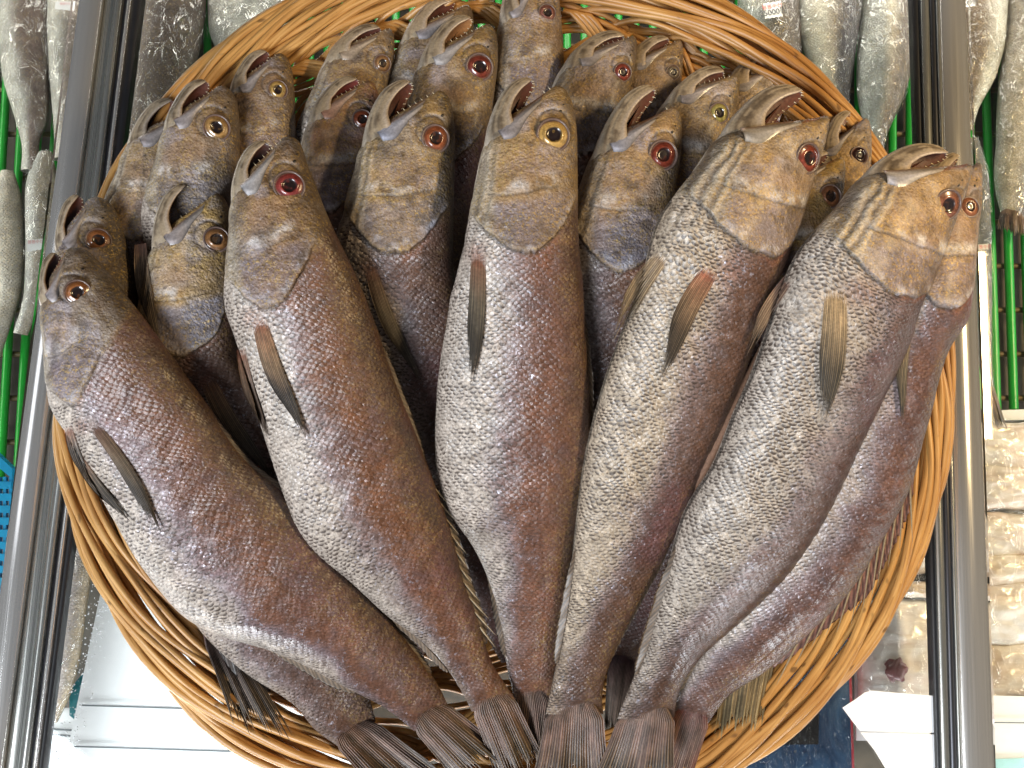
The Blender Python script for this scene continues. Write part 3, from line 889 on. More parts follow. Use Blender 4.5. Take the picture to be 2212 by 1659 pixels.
def add_dorsal(f, side, t0, t1, width, spiny=False, kind='dorsal_fin', dz=0.0, colr=None):
    """ribbon of rays folded along the back (side=1) or the belly (side=-1)"""
    T, C, D, S = f['T'], f['C'], f['D'], f['S']
    n = int(60 * (t1 - t0) / 0.4) + 14
    ts = np.linspace(t0, t1, n)
    idx = np.clip(np.searchsorted(T, ts), 1, len(T) - 1)
    E = C[idx] + D[idx] * side * 0.97
    tan = np.gradient(E, axis=0); tan /= np.linalg.norm(tan, axis=1)[:, None]
    Dn = D[idx] / np.linalg.norm(D[idx], axis=1)[:, None] * side
    prof = np.sin(np.clip((ts - t0) / (t1 - t0), 0, 1) * np.pi) ** 0.5
    rg = np.random.default_rng(int(t0 * 1000) + f['seed'])
    jag = 1 + 0.22 * (rg.random(n) - 0.5)
    wd = width * 0.000385 * prof * jag
    m = 6
    s = np.linspace(0, 1, m)
    V = np.zeros((n, m, 3)); c = np.zeros((n, m, 3))
    base = np.array(colr if colr else (0.11, 0.075, 0.048))
    for i in range(n):
        ridge = 0.0008 if i % 2 else -0.0006
        for j in range(m):
            V[i, j] = E[i] + Dn[i] * wd[i] * s[j] + tan[i] * wd[i] * s[j] * 1.5 + np.array([0, 0, ridge * s[j] + dz + 0.004 * (1 - s[j])])
            c[i, j] = base * (1.9 if i % 2 else 0.6) * (1 - 0.3 * s[j])
    n_ = n * m
    Vb = V - np.array([0, 0, 0.0009])
    F = np.concatenate([grid_faces(n, m), grid_faces(n, m, off=n_)[:, ::-1]])
    ed = [np.array([(i + 1) * m - 1, (i + 2) * m - 1, (i + 2) * m - 1 + n_, (i + 1) * m - 1 + n_]) for i in range(n - 1)]
    F = np.concatenate([F, np.array(ed)])
    VV = np.concatenate([V.reshape(-1, 3), Vb.reshape(-1, 3)]); CC = np.concatenate([c.reshape(-1, 3)] * 2)
    fo = mesh_np(kind, VV, F, M_FIN, f['root'], None, {'col': CC})
    if spiny:
        paths, rad = [], []
        for i in range(4, n - 3, 5):
            a = E[i] + np.array([0, 0, .004]); w_ = width * 0.000385 * (1.2 + 0.5 * rg.random())
            b = a + Dn[i] * w_ * 0.75 + tan[i] * w_ * 2.0
            q = np.linspace(0, 1, 5)[:, None]
            paths.append(a + (b - a) * q); rad.append(np.array([0.0010, 0.0009, 0.0007, 0.0004, 0.0001]))
        V, F, uv = tubes(paths, rad, 5)
        mesh_np('fin_spines', V, F, M_FIN, fo, uv, {'col': np.ones((len(V), 3)) * (0.26, 0.19, 0.11)})
# ------------------------------------------------------------------ the catch
R1, R2_, R3, R4 = (0.078, 0.030), (0.036, -0.035), (0.004, -0.070), (-0.022, -0.085)
ORG = (0.46, 0.17, 0.055); GOLDI = (0.66, 0.40, 0.12); RED = (0.30, 0.055, 0.03)
FISH = [
 # ---- top layer, left to right
 dict(label='lowest fish at the left edge, violet brown, small open mouth, lying over the rim',
      eye=(168, 632), ang=-13, sc=.92, bw=.60, kw=1.5, er=25, iris=ORG, jl=.80, z=(0.072, 0.032), bound=.06, dark=1.0, eyeface=1.0, seed=1, res=1.0,
      pal=dict(hdark=(.07, .055, .045), gold=(.20, .155, .125), lav=(.34, .28, .30), cop=(.19, .085, .05)), folds=.2,
      hk=[10, 35, 55, 75, 95, 112, 142, 176, 208], body=[(155, 945, 458, 890), (228, 1082, 528, 990), (306, 1218, 622, 1075), (430, 1350, 738, 1222), (598, 1408, 832, 1322), (740, 1480, 902, 1415), (840, 1533, 945, 1478), (895, 1578, 966, 1520)],
      tail=((895, 1580), (966, 1518), (1010, 1700), (1110, 1640)),
      fins=[('pectoral_fin', (206, 925), (330, 1128), 15, dict(base=(.25, .13, .10), end=(.10, .085, .075), rays=9, bend=-.04)),
            ('pelvic_fin', (168, 985), (268, 1112), 13, dict(mid=(.16, .12, .09), rays=7)),
            ('pelvic_fin', (150, 930), (190, 1036), 12, dict(mid=(.12, .10, .09), end=(.16, .13, .12), rays=6))],
      dorsal=[(1, .33, .62, 16), (1, .64, .93, 15), (-1, .76, .90, 22, False, 'anal_fin')]),
 dict(label='second long fish from the left, gaping mouth with a red eye, russet brown back',
      eye=(625, 402), ang=-7, sc=1.0, bw=.86, kw=1.12, er=30, iris=(.42, .07, .06), jl=.82, z=(0.080, 0.036), bound=.03, eyeface=.7, seed=2, jaw=3, maxc=(.55, .54, .57),
      pal=dict(gold=(.27, .18, .11), hdark=(.08, .06, .045), cop=(.21, .09, .042)), folds=.25,
      hk=[11, 27, 38, 45, 55, 65, 84, 112, 134], body=[(514, 740, 812, 705), (556, 890, 846, 800), (596, 1016, 887, 912), (660, 1165, 932, 1030), (759, 1257, 974, 1150), (830, 1325, 1002, 1250), (912, 1388, 1036, 1342), (972, 1455, 1060, 1425), (1020, 1537, 1112, 1510)],
      tail=((1020, 1538), (1114, 1508), (1090, 1700), (1172, 1650)),
      fins=[('pectoral_fin', (565, 700), (649, 918), 21, dict(base=(.32, .13, .08), end=(.06, .055, .06), mid=(.34, .20, .10))),
            ('pelvic_fin', (524, 765), (572, 925), 13, dict(mid=(.20, .12, .085), end=(.20, .13, .10)))],
      dorsal=[(1, .36, .60, 13), (1, .62, .90, 18, True), (-1, .80, .92, 16, False, 'anal_fin')]),
 dict(label='centre fish with a wide golden eye, open mouth up, pale scaly belly on its left',
      eye=(1195, 292), ang=0, sc=1.0, er=33, iris=GOLDI, ib=.8, irisout=.75, z=(0.078, 0.026), bound=.0, dark=1.05, seed=3, eyeface=.8,
      pal=dict(gold=(.40, .28, .15), hdark=(.13, .095, .06), cop=(.205, .092, .055)), folds=.5,
      body=[(974, 640, 1259, 635), (958, 740, 1267, 735), (945, 850, 1275, 850), (943, 1000, 1271, 1010), (966, 1100, 1252, 1110), (1015, 1170, 1238, 1185), (1061, 1268, 1227, 1270), (1081, 1350, 1212, 1350), (1097, 1443, 1199, 1443), (1112, 1512, 1188, 1508)],
      tail=((1110, 1512), (1190, 1508), (1130, 1660), (1200, 1660)),
      fins=[('pectoral_fin', (1032, 560), (1016, 802), 20, dict(base=(.36, .14, .08), mid=(.20, .16, .11), end=(.05, .045, .04), rays=14, bend=-.02))],
      dorsal=[(1, .36, .62, 12), (1, .64, .93, 14), (-1, .80, .93, 14, False, 'anal_fin')]),
 dict(label='cream bellied fish right of centre, throat folds turned up, red eye at its right edge',
      eye=(1745, 342), ang=19, sc=.93, bw=1.42, kw=.42, er=30, iris=(.36, .07, .035), z=(0.086, 0.036), roll=.35, bound=-.10, dark=1.25, seed=4, folds=1.1, foldp=2.3, jl=1.12, eyeface=.1, wf=1.15,
      pal=dict(cream=(.60, .50, .37), gold=(.36, .26, .15), lav=(.36, .27, .24)), maxc=(.5, .46, .42),
      body=[(1388, 610, 1650, 655), (1345, 720, 1614, 768), (1300, 850, 1566, 890), (1265, 990, 1512, 1008), (1248, 1110, 1470, 1115), (1236, 1220, 1424, 1215), (1221, 1330, 1365, 1325), (1205, 1420, 1319, 1420), (1188, 1500, 1299, 1500), (1178, 1542, 1302, 1542)],
      tail=((1178, 1543), (1304, 1543), (1160, 1700), (1306, 1700), dict(rays=26)),
      fins=[('pectoral_fin', (1532, 592), (1440, 788), 25, dict(base=(.34, .12, .08), mid=(.26, .15, .08), end=(.07, .05, .04), rays=13, bend=.05)),
            ('pelvic_fin', (1428, 560), (1332, 722), 22, dict(base=(.40, .27, .16), mid=(.38, .25, .14), end=(.30, .20, .11), ray=(.50, .38, .22), ragged=.4, rays=9))],
      dorsal=[(-1, .74, .92, 16, False, 'anal_fin'), (1, .66, .93, 12)]),
 dict(label='big pale scaled fish at right, head tilted to the right with throat folds up',
      eye=(2046, 442), ang=23, sc=.92, bw=1.40, kw=.45, er=30, iris=(.40, .15, .08), z=(0.088, 0.038), roll=.35, bound=-.13, dark=1.3, seed=5, folds=1.1, foldp=2.3, jaw=6, eyeface=.1, wf=1.15, maxc=(.55, .54, .60),
      pal=dict(cream=(.60, .53, .44), gold=(.34, .25, .17), lav=(.36, .28, .26)),
      body=[(1668, 700, 1948, 752), (1628, 812, 1908, 835), (1588, 900, 1862, 928), (1545, 1005, 1816, 1030), (1482, 1110, 1757, 1145), (1446, 1225, 1690, 1242), (1415, 1335, 1600, 1335), (1384, 1430, 1512, 1420), (1350, 1510, 1463, 1500), (1335, 1552, 1456, 1549)],
      tail=((1333, 1552), (1458, 1549), (1288, 1700), (1440, 1700), dict(rays=26)),
      fins=[('pectoral_fin', (1803, 640), (1780, 872), 30, dict(base=(.42, .29, .16), mid=(.34, .24, .14), end=(.07, .06, .05), ray=(.45, .34, .21), rays=13, bend=-.03)),
            ('pelvic_fin', (1700, 610), (1620, 755), 15, dict(base=(.26, .15, .11), mid=(.22, .13, .09), end=(.28, .18, .13), rays=6, ragged=.3))],
      dorsal=[(-1, .70, .92, 18, False, 'anal_fin')]),
 dict(label='rightmost fish of the basket, slim violet brown, mostly behind the big pale scaled fish',
      eye=(2094, 447), ang=7, sc=.90, bw=.9, kw=.42, er=22, iris=(.50, .19, .09), z=(0.050, 0.022), bound=.02, dark=.8, seed=6, folds=.3, eyeface=.2,
      pal=dict(gold=(.30, .22, .16), lav=(.34, .28, .29), cop=(.19, .10, .075), hdark=(.15, .10, .08)),
      body=[(1845, 745, 2045, 755), (1780, 905, 2003, 902), (1715, 1045, 1957, 1066), (1655, 1150, 1905, 1160), (1600, 1260, 1847, 1255), (1545, 1365, 1765, 1345), (1500, 1432, 1652, 1450), (1470, 1490, 1572, 1506), (1450, 1545, 1530, 1562)],
      tail=((1448, 1545), (1532, 1562), (1408, 1700), (1480, 1700), dict(base=(.16, .05, .035), end=(.15, .05, .03))),
      fins=[('pectoral_fin', (1962, 715), (1950, 890), 13, dict(base=(.30, .20, .13), mid=(.12, .09, .06), rays=7))],
      dorsal=[(1, .52, .88, 44, True, 'dorsal_fin', 0.0, (.13, .06, .045)), (-1, .80, .95, 26, False, 'anal_fin', 0.0, (.16, .12, .08))]),
 # ---- second layer
 dict(label='orange eyed fish with a wide open mouth, just left of the centre fish',
      eye=(941, 299), ang=2, sc=.97, bw=1.10, kw=.85, er=29, iris=(.45, .13, .05), z=(0.044, -0.030), bound=.02, seed=7, jaw=-4, folds=.7, maxc=(.42, .44, .55), eyeface=.7,
      pal=dict(gold=(.36, .255, .13), hdark=(.05, .04, .03), plate=(.22, .20, .23)),
      body=[(752, 640, 985, 630), (775, 720, 1003, 710), (800, 800, 1010, 790)], end=(1120, 1420),
      fins=[('pectoral_fin', (806, 590), (901, 806), 17, dict(base=(.34, .16, .11), mid=(.27, .21, .14), end=(.14, .11, .08), rays=11))]),
 dict(label='dark red eyed fish between the centre fish and the cream bellied fish',
      eye=(1432, 335), ang=9, sc=1.0, bw=1.0, kw=.75, er=31, iris=RED, z=(0.044, -0.030), bound=.05, seed=8, jaw=2, folds=.5, maxc=(.42, .42, .50), jl=1.1, eyeface=.6,
      pal=dict(gold=(.33, .235, .15), hdark=(.09, .07, .055), plate=(.19, .17, .21)),
      body=[(1200, 660, 1418, 695), (1200, 780, 1390, 800)], end=(1230, 1400)),
 dict(label='golden cheeked fish with jaws spread in a wide V, under the second long fish',
      eye=(468, 517), ang=-2, sc=.93, bw=1.02, kw=.75, er=26, iris=(.48, .22, .08), z=(0.044, -0.030), bound=-.03, dark=1.0, seed=9, folds=.6, jaw=-8, eyeface=.6,
      pal=dict(gold=(.48, .34, .14), hdark=(.16, .11, .06), plate=(.21, .19, .22)),
      body=[(366, 850, 565, 835), (425, 940, 640, 910), (490, 1040, 700, 1000)], end=(930, 1400),
      fins=[('pectoral_fin', (455, 830), (572, 1010), 22, dict(base=(.30, .13, .06), mid=(.24, .15, .08), end=(.10, .08, .06), rays=11)),
            ('pelvic_fin', (306, 540), (338, 722), 17, dict(base=(.20, .10, .07), mid=(.30, .23, .16), end=(.24, .17, .12), rays=8, z=.045))]),
 dict(label='dark headed fish with an orange eye, directly behind the lowest left fish',
      eye=(213, 519), ang=-10, sc=.88, bw=.72, kw=1.25, er=25, iris=(.55, .22, .08), z=(0.036, 0.004), bound=.05, seed=10, jaw=4, folds=.2, eyeface=.9,
      pal=dict(gold=(.20, .155, .12), hdark=(.06, .047, .038)),
      body=[(190, 880, 400, 830), (262, 1010, 480, 930), (340, 1190, 560, 1080), (438, 1362, 640, 1262), (548, 1464, 722, 1372), (636, 1522, 776, 1446), (690, 1584, 802, 1520), (728, 1612, 812, 1558)],
      tail=((726, 1612), (814, 1558), (830, 1720), (960, 1680), dict(rays=22, z1=.014)),
      dorsal=[(1, .80, .95, 22, False, 'dorsal_fin', 0.0, (.05, .045, .04)), (-1, .76, .86, 26, False, 'anal_fin', 0.0, (.05, .04, .035))]),
 dict(label='grey brown fish with a gold eye and toothed open mouth, upper left of the pile',
      eye=(468, 276), ang=4, sc=.86, bw=.88, kw=1.12, er=28, iris=(.60, .34, .12), z=(0.030, -0.04), bound=.0, seed=11, jaw=5, folds=.2, eyeface=.8, plain=False,
      pal=dict(gold=(.27, .20, .145), hdark=(.10, .075, .055), plate=(.22, .19, .19)),
      body=[(325, 625, 525, 632)], end=(700, 1250)),
 dict(label='golden brown fish head low between the cream bellied and the big pale fish',
      eye=(1793, 424), ang=12, sc=.82, bw=1.0, kw=.6, er=25, iris=(.36, .14, .06), z=(0.038, -0.035), bound=.05, seed=12, jaw=8, folds=.3, eyeface=.5,
      pal=dict(gold=(.40, .27, .08), hdark=(.16, .11, .06)),
      body=[(1556, 700, 1738, 735)], end=(1345, 1432), tail=((1312, 1440), (1378, 1442), (1305, 1600), (1335, 1600), dict(base=(.07, .03, .035), mid=(.10, .06, .05)))),
 # ---- third layer
 dict(label='small brown fish with a round yellow eye, against the upper left rim',
      eye=(600, 194), ang=0, sc=.74, bw=.95, kw=.95, er=22, iris=(.62, .38, .11), z=(0.004, -0.07), bound=.1, seed=13, jaw=7, folds=.2, eyeface=.8,
      pal=dict(gold=(.25, .17, .115), hdark=(.11, .08, .06)), body=[], end=(800, 1050)),
 dict(label='eyeless looking pale fish head tucked against the left rim, mouth half open',
      eye=(398, 322), ang=8, sc=.84, bw=.98, kw=.6, er=20, iris=ORG, z=(0.006, -0.002), bound=-.1, seed=14, folds=.7, eyeface=.5,
      pal=dict(gold=(.36, .28, .20), hdark=(.2, .15, .1)), body=[(228, 650, 400, 665), (300, 900, 420, 900), (400, 1250, 500, 1230), (444, 1385, 505, 1372)],
      tail=((440, 1385), (505, 1370), (520, 1575), (632, 1600), dict(rays=24, base=(.16, .10, .09), mid=(.055, .035, .032), end=(.05, .04, .035), ray=(.33, .25, .17), z1=.016))),
 dict(label='reddish fish with a black open mouth, half hidden left of the orange eyed fish',
      eye=(783, 258), ang=6, sc=.80, bw=.95, kw=.9, er=22, iris=(.42, .10, .04), z=(0.016, -0.06), bound=.1, seed=15, folds=.4, mouth=(.16, .02, .012), jaw=10, eyeface=.7,
      pal=dict(gold=(.30, .18, .10), hdark=(.2, .1, .07)), maxc=(.50, .26, .18), body=[], end=(940, 1050)),
 dict(label='dark red eyed fish with a lifted toothy jaw, just above the orange eyed fish',
      eye=(1036, 145), ang=8, sc=.88, bw=1.0, kw=.85, er=30, iris=(.30, .06, .035), z=(0.012, -0.06), bound=.05, seed=16, jaw=4, folds=.3, eyeface=.8, jl=.95,
      pal=dict(gold=(.32, .225, .125), hdark=(.09, .07, .05)), maxc=(.52, .50, .52), mouth=(.30, .14, .05), body=[], end=(1060, 1050)),
 dict(label='fish with a small red eye, upper right of the centre fish, closed pale throat',
      eye=(1345, 156), ang=14, sc=.76, bw=1.1, kw=.6, er=21, iris=(.40, .08, .05), z=(0.010, -0.07), bound=.05, seed=17, folds=.5, jaw=14, eyeface=.6,
      pal=dict(gold=(.32, .235, .14), hdark=(.09, .07, .06)), body=[], end=(1220, 1000)),
 dict(label='fish with a bright yellow ringed eye, behind the cream bellied fish',
      eye=(1553, 244), ang=20, sc=.82, bw=.95, kw=.75, er=23, iris=(.58, .47, .14), z=(0.014, -0.06), bound=.05, seed=18, folds=.3, eyeface=.7, jaw=10,
      pal=dict(gold=(.33, .235, .11), hdark=(.12, .09, .055)), body=[], end=(1330, 1150)),
 dict(label='fish with a black eye socket and gaping mouth beside the right rim',
      eye=(1856, 336), ang=5, sc=.76, bw=.80, kw=.6, er=21, iris=(.05, .018, .014), z=(0.008, -0.028), bound=.05, seed=19, folds=.3, eyeface=.6, mouth=(.10, .025, .015),
      pal=dict(gold=(.33, .24, .13), hdark=(.16, .11, .08)), body=[(1718, 660, 1856, 668), (1780, 800, 1900, 820), (1760, 1060, 1880, 1080), (1660, 1300, 1760, 1310), (1590, 1425, 1660, 1432)],
      tail=((1560, 1425), (1672, 1432), (1552, 1592), (1634, 1580), dict(base=(.14, .09, .06), mid=(.13, .095, .055), end=(.15, .11, .06), ray=(.34, .26, .13), dz=.02, z1=.014, rays=14))),
 # ---- back row, against the wicker
 dict(label='upper left fish with pale lips and a small gold eye, in the back row',
      eye=(826, 137), ang=10, sc=.72, bw=1.12, kw=.6, er=20, iris=(.46, .24, .10), z=(-0.006, -0.08), bound=.0, seed=20, jaw=12, folds=.6, eyeface=.6,
      pal=dict(gold=(.30, .22, .145), hdark=(.09, .07, .06)), maxc=(.48, .36, .26), body=[], end=(860, 900)),
 dict(label='back row fish whose head peeks out left of the dark red eyed fish',
      eye=(992, 92), ang=10, sc=.78, bw=1.05, kw=.7, er=20, iris=ORG, z=(-0.014, -0.08), bound=.0, seed=21, jaw=6, folds=.4, eyeface=.5,
      pal=dict(gold=(.31, .225, .15), hdark=(.10, .075, .06)), body=[], end=(1000, 900)),
 dict(label='topmost fish cut by the top edge of the photo, with a narrow reddish eye',
      eye=(1182, 28), ang=-3, sc=.80, bw=.88, kw=.72, er=21, iris=(.36, .14, .10), z=(-0.004, -0.08), bound=.08, seed=22, folds=.2, eyeface=.3,
      pal=dict(gold=(.30, .215, .15), hdark=(.13, .09, .07)), body=[], end=(1150, 900)),
 dict(label='small back row fish with a hazel eye, between two jaws near the top right',
      eye=(1454, 156), ang=8, sc=.66, bw=1.15, kw=.6, er=17, iris=(.34, .26, .18), z=(-0.012, -0.08), bound=.05, seed=23, folds=.5, eyeface=.4, jaw=10,
      pal=dict(gold=(.29, .21, .13), hdark=(.13, .09, .08)), body=[], end=(1300, 900)),
 dict(label='fish showing only a pale throat and an open mouth, by the upper right rim',
      eye=(1672, 212), ang=16, sc=.72, bw=1.05, kw=.6, er=17, iris=ORG, z=(-0.012, -0.07), bound=-.1, seed=24, folds=.5, eyeface=.5,
      pal=dict(gold=(.38, .29, .19), hdark=(.2, .15, .1)), body=[], end=(1450, 950)),
]
for f_ in FISH:
    if 'seed' in f_ and f_['seed'] > 9: f_['res'] = 0.75
    f_.setdefault('plain', False)
    make_fish(f_)

# loose belly flap of the big pale scaled fish
q_ = np.array([(1690, 655), (1673, 690), (1640, 765), (1580, 894), (1532, 983), (1500, 1055), (1484, 1098)], float)
tq = np.linspace(0, 1, 40); qq = hermite(tq, np.linspace(0, 1, 7), q_)
V, F, uv = tubes([P(qq[:, 0], qq[:, 1], 0.052 + 0.006 * np.sin(tq * 5))], [0.0012 + 0.0048 * sst(0.05, 0.75, tq) * (1 - 0.65 * sst(0.95, 1, tq))], 12)
cf = np.repeat(np.array((.25, .14, .09))[None, :] * (0.85 + 0.4 * tq[:, None]), 12, axis=0)
mesh_np('belly_flap', V, F, M_JAW, FISH[4]['root'], uv, {'col': cf})

# ------------------------------------------------------------------ wicker basket
BC = np.array([-0.0070, 0.0290, 0.0]); BR = 0.3975
def wicker_mat():
    n = NT('peeled_willow')
    uv = n.uv(); pos = n.geo()
    s_ = n.mapping(uv, (14, 3, 1)); 
    long = n.noise(n.mapping(uv, (22, 9, 1)), 1.0, 4, 0.6)
    big = n.noise(pos, 14, 2)
    c = n.ramp(long, (0.25, (0.27, 0.115, 0.028)), (0.5, (0.54, 0.285, 0.085)), (0.8, (0.70, 0.43, 0.16)))
    c = n.mix(n.rng(big, 0.35, 0.7, 0, 0.55), c, (0.34, 0.135, 0.030, 1))
    # nodes and nicks along the rod
    kn = n.rng(n.noise(n.mapping(uv, (60, 2, 1)), 1.0, 1), 0.70, 0.76)
    c = n.mix(n.math('MULTIPLY', kn, 0.75), c, (0.10, 0.045, 0.015, 1))
    sp = n.rng(n.vor(pos, 160), 0.05, 0.11, 1, 0)
    c = n.mix(n.math('MULTIPLY', sp, 0.35), c, (0.09, 0.04, 0.02, 1))
    n.set(Base_Color=c, Roughness=0.42, Normal=n.bump(n.noise(n.mapping(uv, (30, 40, 1)), 1.0, 3), 0.35, 0.0006))
    n.b.inputs['Coat Weight'].default_value = 0.25; n.b.inputs['Coat Roughness'].default_value = 0.3
    return n.m
M_WICK = wicker_mat()
basket = thing('wicker_basket', 'round golden wicker basket holding the fan of brown fish', 'basket', (BC[0], BC[1], -0.10))
rgb_ = np.random.default_rng(5)
def polar(th, r, z):
    th = np.asarray(th, float)
    return np.stack([BC[0] + r * np.cos(th), BC[1] + r * np.sin(th), z * np.ones_like(th)], -1)
# rolled border: every rod climbs from inside the wall over the crest and down outside
rods, rads = [], []
NB = 60; span = math.radians(84)
for k in range(NB):
    th0 = k / NB * 2 * np.pi + rgb_.normal(0, 0.02)
    t = np.linspace(0, 1, 64)
    th = th0 - t * span
    tw = t + 0.030 * np.sin(t * 9 + k * 2.1) + rgb_.normal(0, 0.006)
    psi = np.pi * (1.06 - 1.10 * tw)
    a = 0.0240
    r = BR - 0.026 + a * np.cos(psi) * 1.0 + 0.0012 * np.sin(th * 17 + k)
    z = -0.012 + 0.017 * np.sin(psi) + 0.0012 * np.sin(th * 13 + k * 1.7)
    r = r - 0.010 * sst(0.10, 0, t); z = z - 0.02 * sst(0.12, 0, t)
    r = r + 0.0005 * rgb_.normal(); 
    rods.append(polar(th, r, z)); rads.append((0.0031 + rgb_.normal(0, 0.0002)) * (1 - 0.35 * sst(0.93, 1, t)))
for j in range(9):      # core rods under the rolled border
    th = np.linspace(0, 2 * np.pi, 300)
    ps = 0.1 + j / 8 * 2.9
    rods.append(polar(th, BR - 0.027 + 0.0185 * np.cos(ps) + 0.001 * np.sin(th * 11 + j), -0.014 + 0.011 * np.sin(ps) + 0.001 * np.sin(th * 7 + j * 2))); rads.append(0.0030)
V, F, uv = tubes(rods, rads, 9)
mesh_np('rim', V, F, M_WICK, basket, uv)
# ring rods of the wall, in bunches
def wall(q):      # q 0 at the rim, 1 at the base
    r = BR - 0.052 - 0.085 * q ** 0.9; z = -0.022 - 0.078 * q ** 1.25
    return r, z
rods, rads = [], []
for bunch in (-0.12, 0.10, 0.36, 0.62, 0.86):
    for j in range(4):
        q = bunch + (j - 1.5) * 0.052
        th = np.linspace(0, 2 * np.pi, 340)
        und = np.sin(th * 19 + bunch * 9)
        r, z = wall(np.clip(q, 0, 1.1))
        r = r + 0.0035 * und + 0.0015 * np.sin(th * 7 + j); z = z + 0.0045 * und + 0.001 * np.sin(th * 5 + j * 2)
        rods.append(polar(th, r, z)); rads.append(0.0027)
V, F, uv = tubes(rods, rads, 8)
mesh_np('ring_weavers', V, F, M_WICK, basket, uv)
rods, rads = [], []
for k in range(46):
    for j in range(4):
        q = np.linspace(-0.06, 1.15, 26)
        th = k / 46 * 2 * np.pi + j * 0.0185 + (q * 0.42) * (1 if k % 2 else -1) 
        r, z = wall(np.clip(q, 0, 2))
        und = np.cos(q * 9.2 + (k % 2) * np.pi)
        rods.append(polar(th, r - 0.002 - 0.0035 * und, z + 0.004 * und + 0.002)); rads.append(0.0027)
V, F, uv = tubes(rods, rads, 8)
mesh_np('wall_stakes', V, F, M_WICK, basket, uv)
rods, rads = [], []
rb = wall(1.12)[0]
for a0 in (0.35, 0.35 + math.pi / 3, 0.35 + 2 * math.pi / 3):
    for k in range(-7, 8):
        for j in range(3):
            off = k * 0.034 + j * 0.0062
            if abs(off) > rb * 0.97: continue
            hl = math.sqrt(rb * rb - off * off); s = np.linspace(-hl, hl, 30)
            x = BC[0] + s * math.cos(a0) - off * math.sin(a0); y = BC[1] + s * math.sin(a0) + off * math.cos(a0)
            rods.append(np.stack([x, y, -0.106 + 0.003 * np.sin(s * 90 + k * 3 + a0 * 5)], -1)); rads.append(0.0027)
V, F, uv = tubes(rods, rads, 6)
mesh_np('base_weave', V, F, M_WICK, basket, uv)

# ------------------------------------------------------------------ display case
ZR = -0.118        # top of the metal rails
def metal(name, base, rough, streak=0.16):
    n = NT(name)
    pos = n.geo()
    st_ = n.noise(n.mapping(pos, (900, 6, 900)), 1.0, 3, 0.6)
    c = n.mix(n.rng(st_, 0.3, 0.7), tuple(x * (1 - streak) for x in base), tuple(min(1, x * (1 + streak)) for x in base))
    n.set(Base_Color=c, Metallic=0.80, Roughness=n.rng(st_, 0.3, 0.7, rough * 0.75, rough * 1.3), Normal=n.bump(st_, 0.04, 0.0002))
    n.b.inputs['Anisotropic'].default_value = 0.4
    return n.m
M_STEEL = metal('brushed_steel', (0.78, 0.76, 0.73), 0.19, 0.07)
M_STEEL2 = metal('shadow_steel', (0.42, 0.425, 0.40), 0.26)
M_DARKM = metal('dark_aluminium', (0.09, 0.09, 0.10), 0.34)
M_GASKET = simple('rubber_gasket', (0.014, 0.014, 0.016), 0.38)

def strip(name, x0a, x0b, x1a, x1b, z, th, mat, parent, ya=-420, yb=2200):
    """long bar whose top edges pass through photo x0a..x0b at the top of the frame and x1a..x1b at the bottom"""
    def ext(xt, xb, y): return xt + (xb - xt) * y / 1659.0
    n = 24
    ys = np.linspace(ya, yb, n)
    A = np.stack([P(ext(x0a, x1a, y), y, z) for y in ys]); B = np.stack([P(ext(x0b, x1b, y), y, z) for y in ys])
    e = (B - A) * 0.06; dz = np.array([0, 0, 1.0])
    sec = [A - dz * th, A - dz * 0.0012, A + e * .3, B - e * .3, B - dz * 0.0012, B - dz * th]
    V = np.stack(sec, 1).reshape(-1, 3)
    F = grid_faces(n, 6, True)
    return mesh_np(name, V, F, mat, parent, None, None, smooth=False)
rail = thing('door_rail', 'steel sliding door rail left of the basket, blurred white streak on it', 'metal rail', P(130, 700, ZR), group='steel rails of the showcase')
strip('top_plate', 170, 219, -52, 2, ZR, 0.012, M_STEEL, rail)
strip('side_channel', 220, 247, 3, 42, ZR - 0.007, 0.012, M_STEEL2, rail)
strip('track', 247, 262, 42, 58, ZR - 0.003, 0.012, M_STEEL2, rail)
strip('groove', 262, 275, 58, 70, ZR - 0.009, 0.012, M_DARKM, rail)
strip('track', 275, 282, 70, 78, ZR - 0.006, 0.012, M_STEEL, rail)
strip('gasket', 282, 304, 78, 92, ZR - 0.010, 0.012, M_GASKET, rail)
rail = thing('door_rail', 'steel sliding door rail right of the basket, catching the yellow lamp glare', 'metal rail', P(2070, 700, ZR), group='steel rails of the showcase')
strip('gasket', 1972, 1990, 2024, 2036, ZR - 0.010, 0.012, M_GASKET, rail)
strip('side_channel', 1990, 2010, 2036, 2056, ZR - 0.006, 0.012, M_STEEL2, rail)
strip('track', 2010, 2023, 2056, 2072, ZR - 0.004, 0.012, M_DARKM, rail)
strip('track', 2023, 2031, 2072, 2080, ZR - 0.0015, 0.012, M_STEEL2, rail)
strip('top_plate', 2032, 2087, 2081, 2149, ZR, 0.012, M_STEEL, rail)

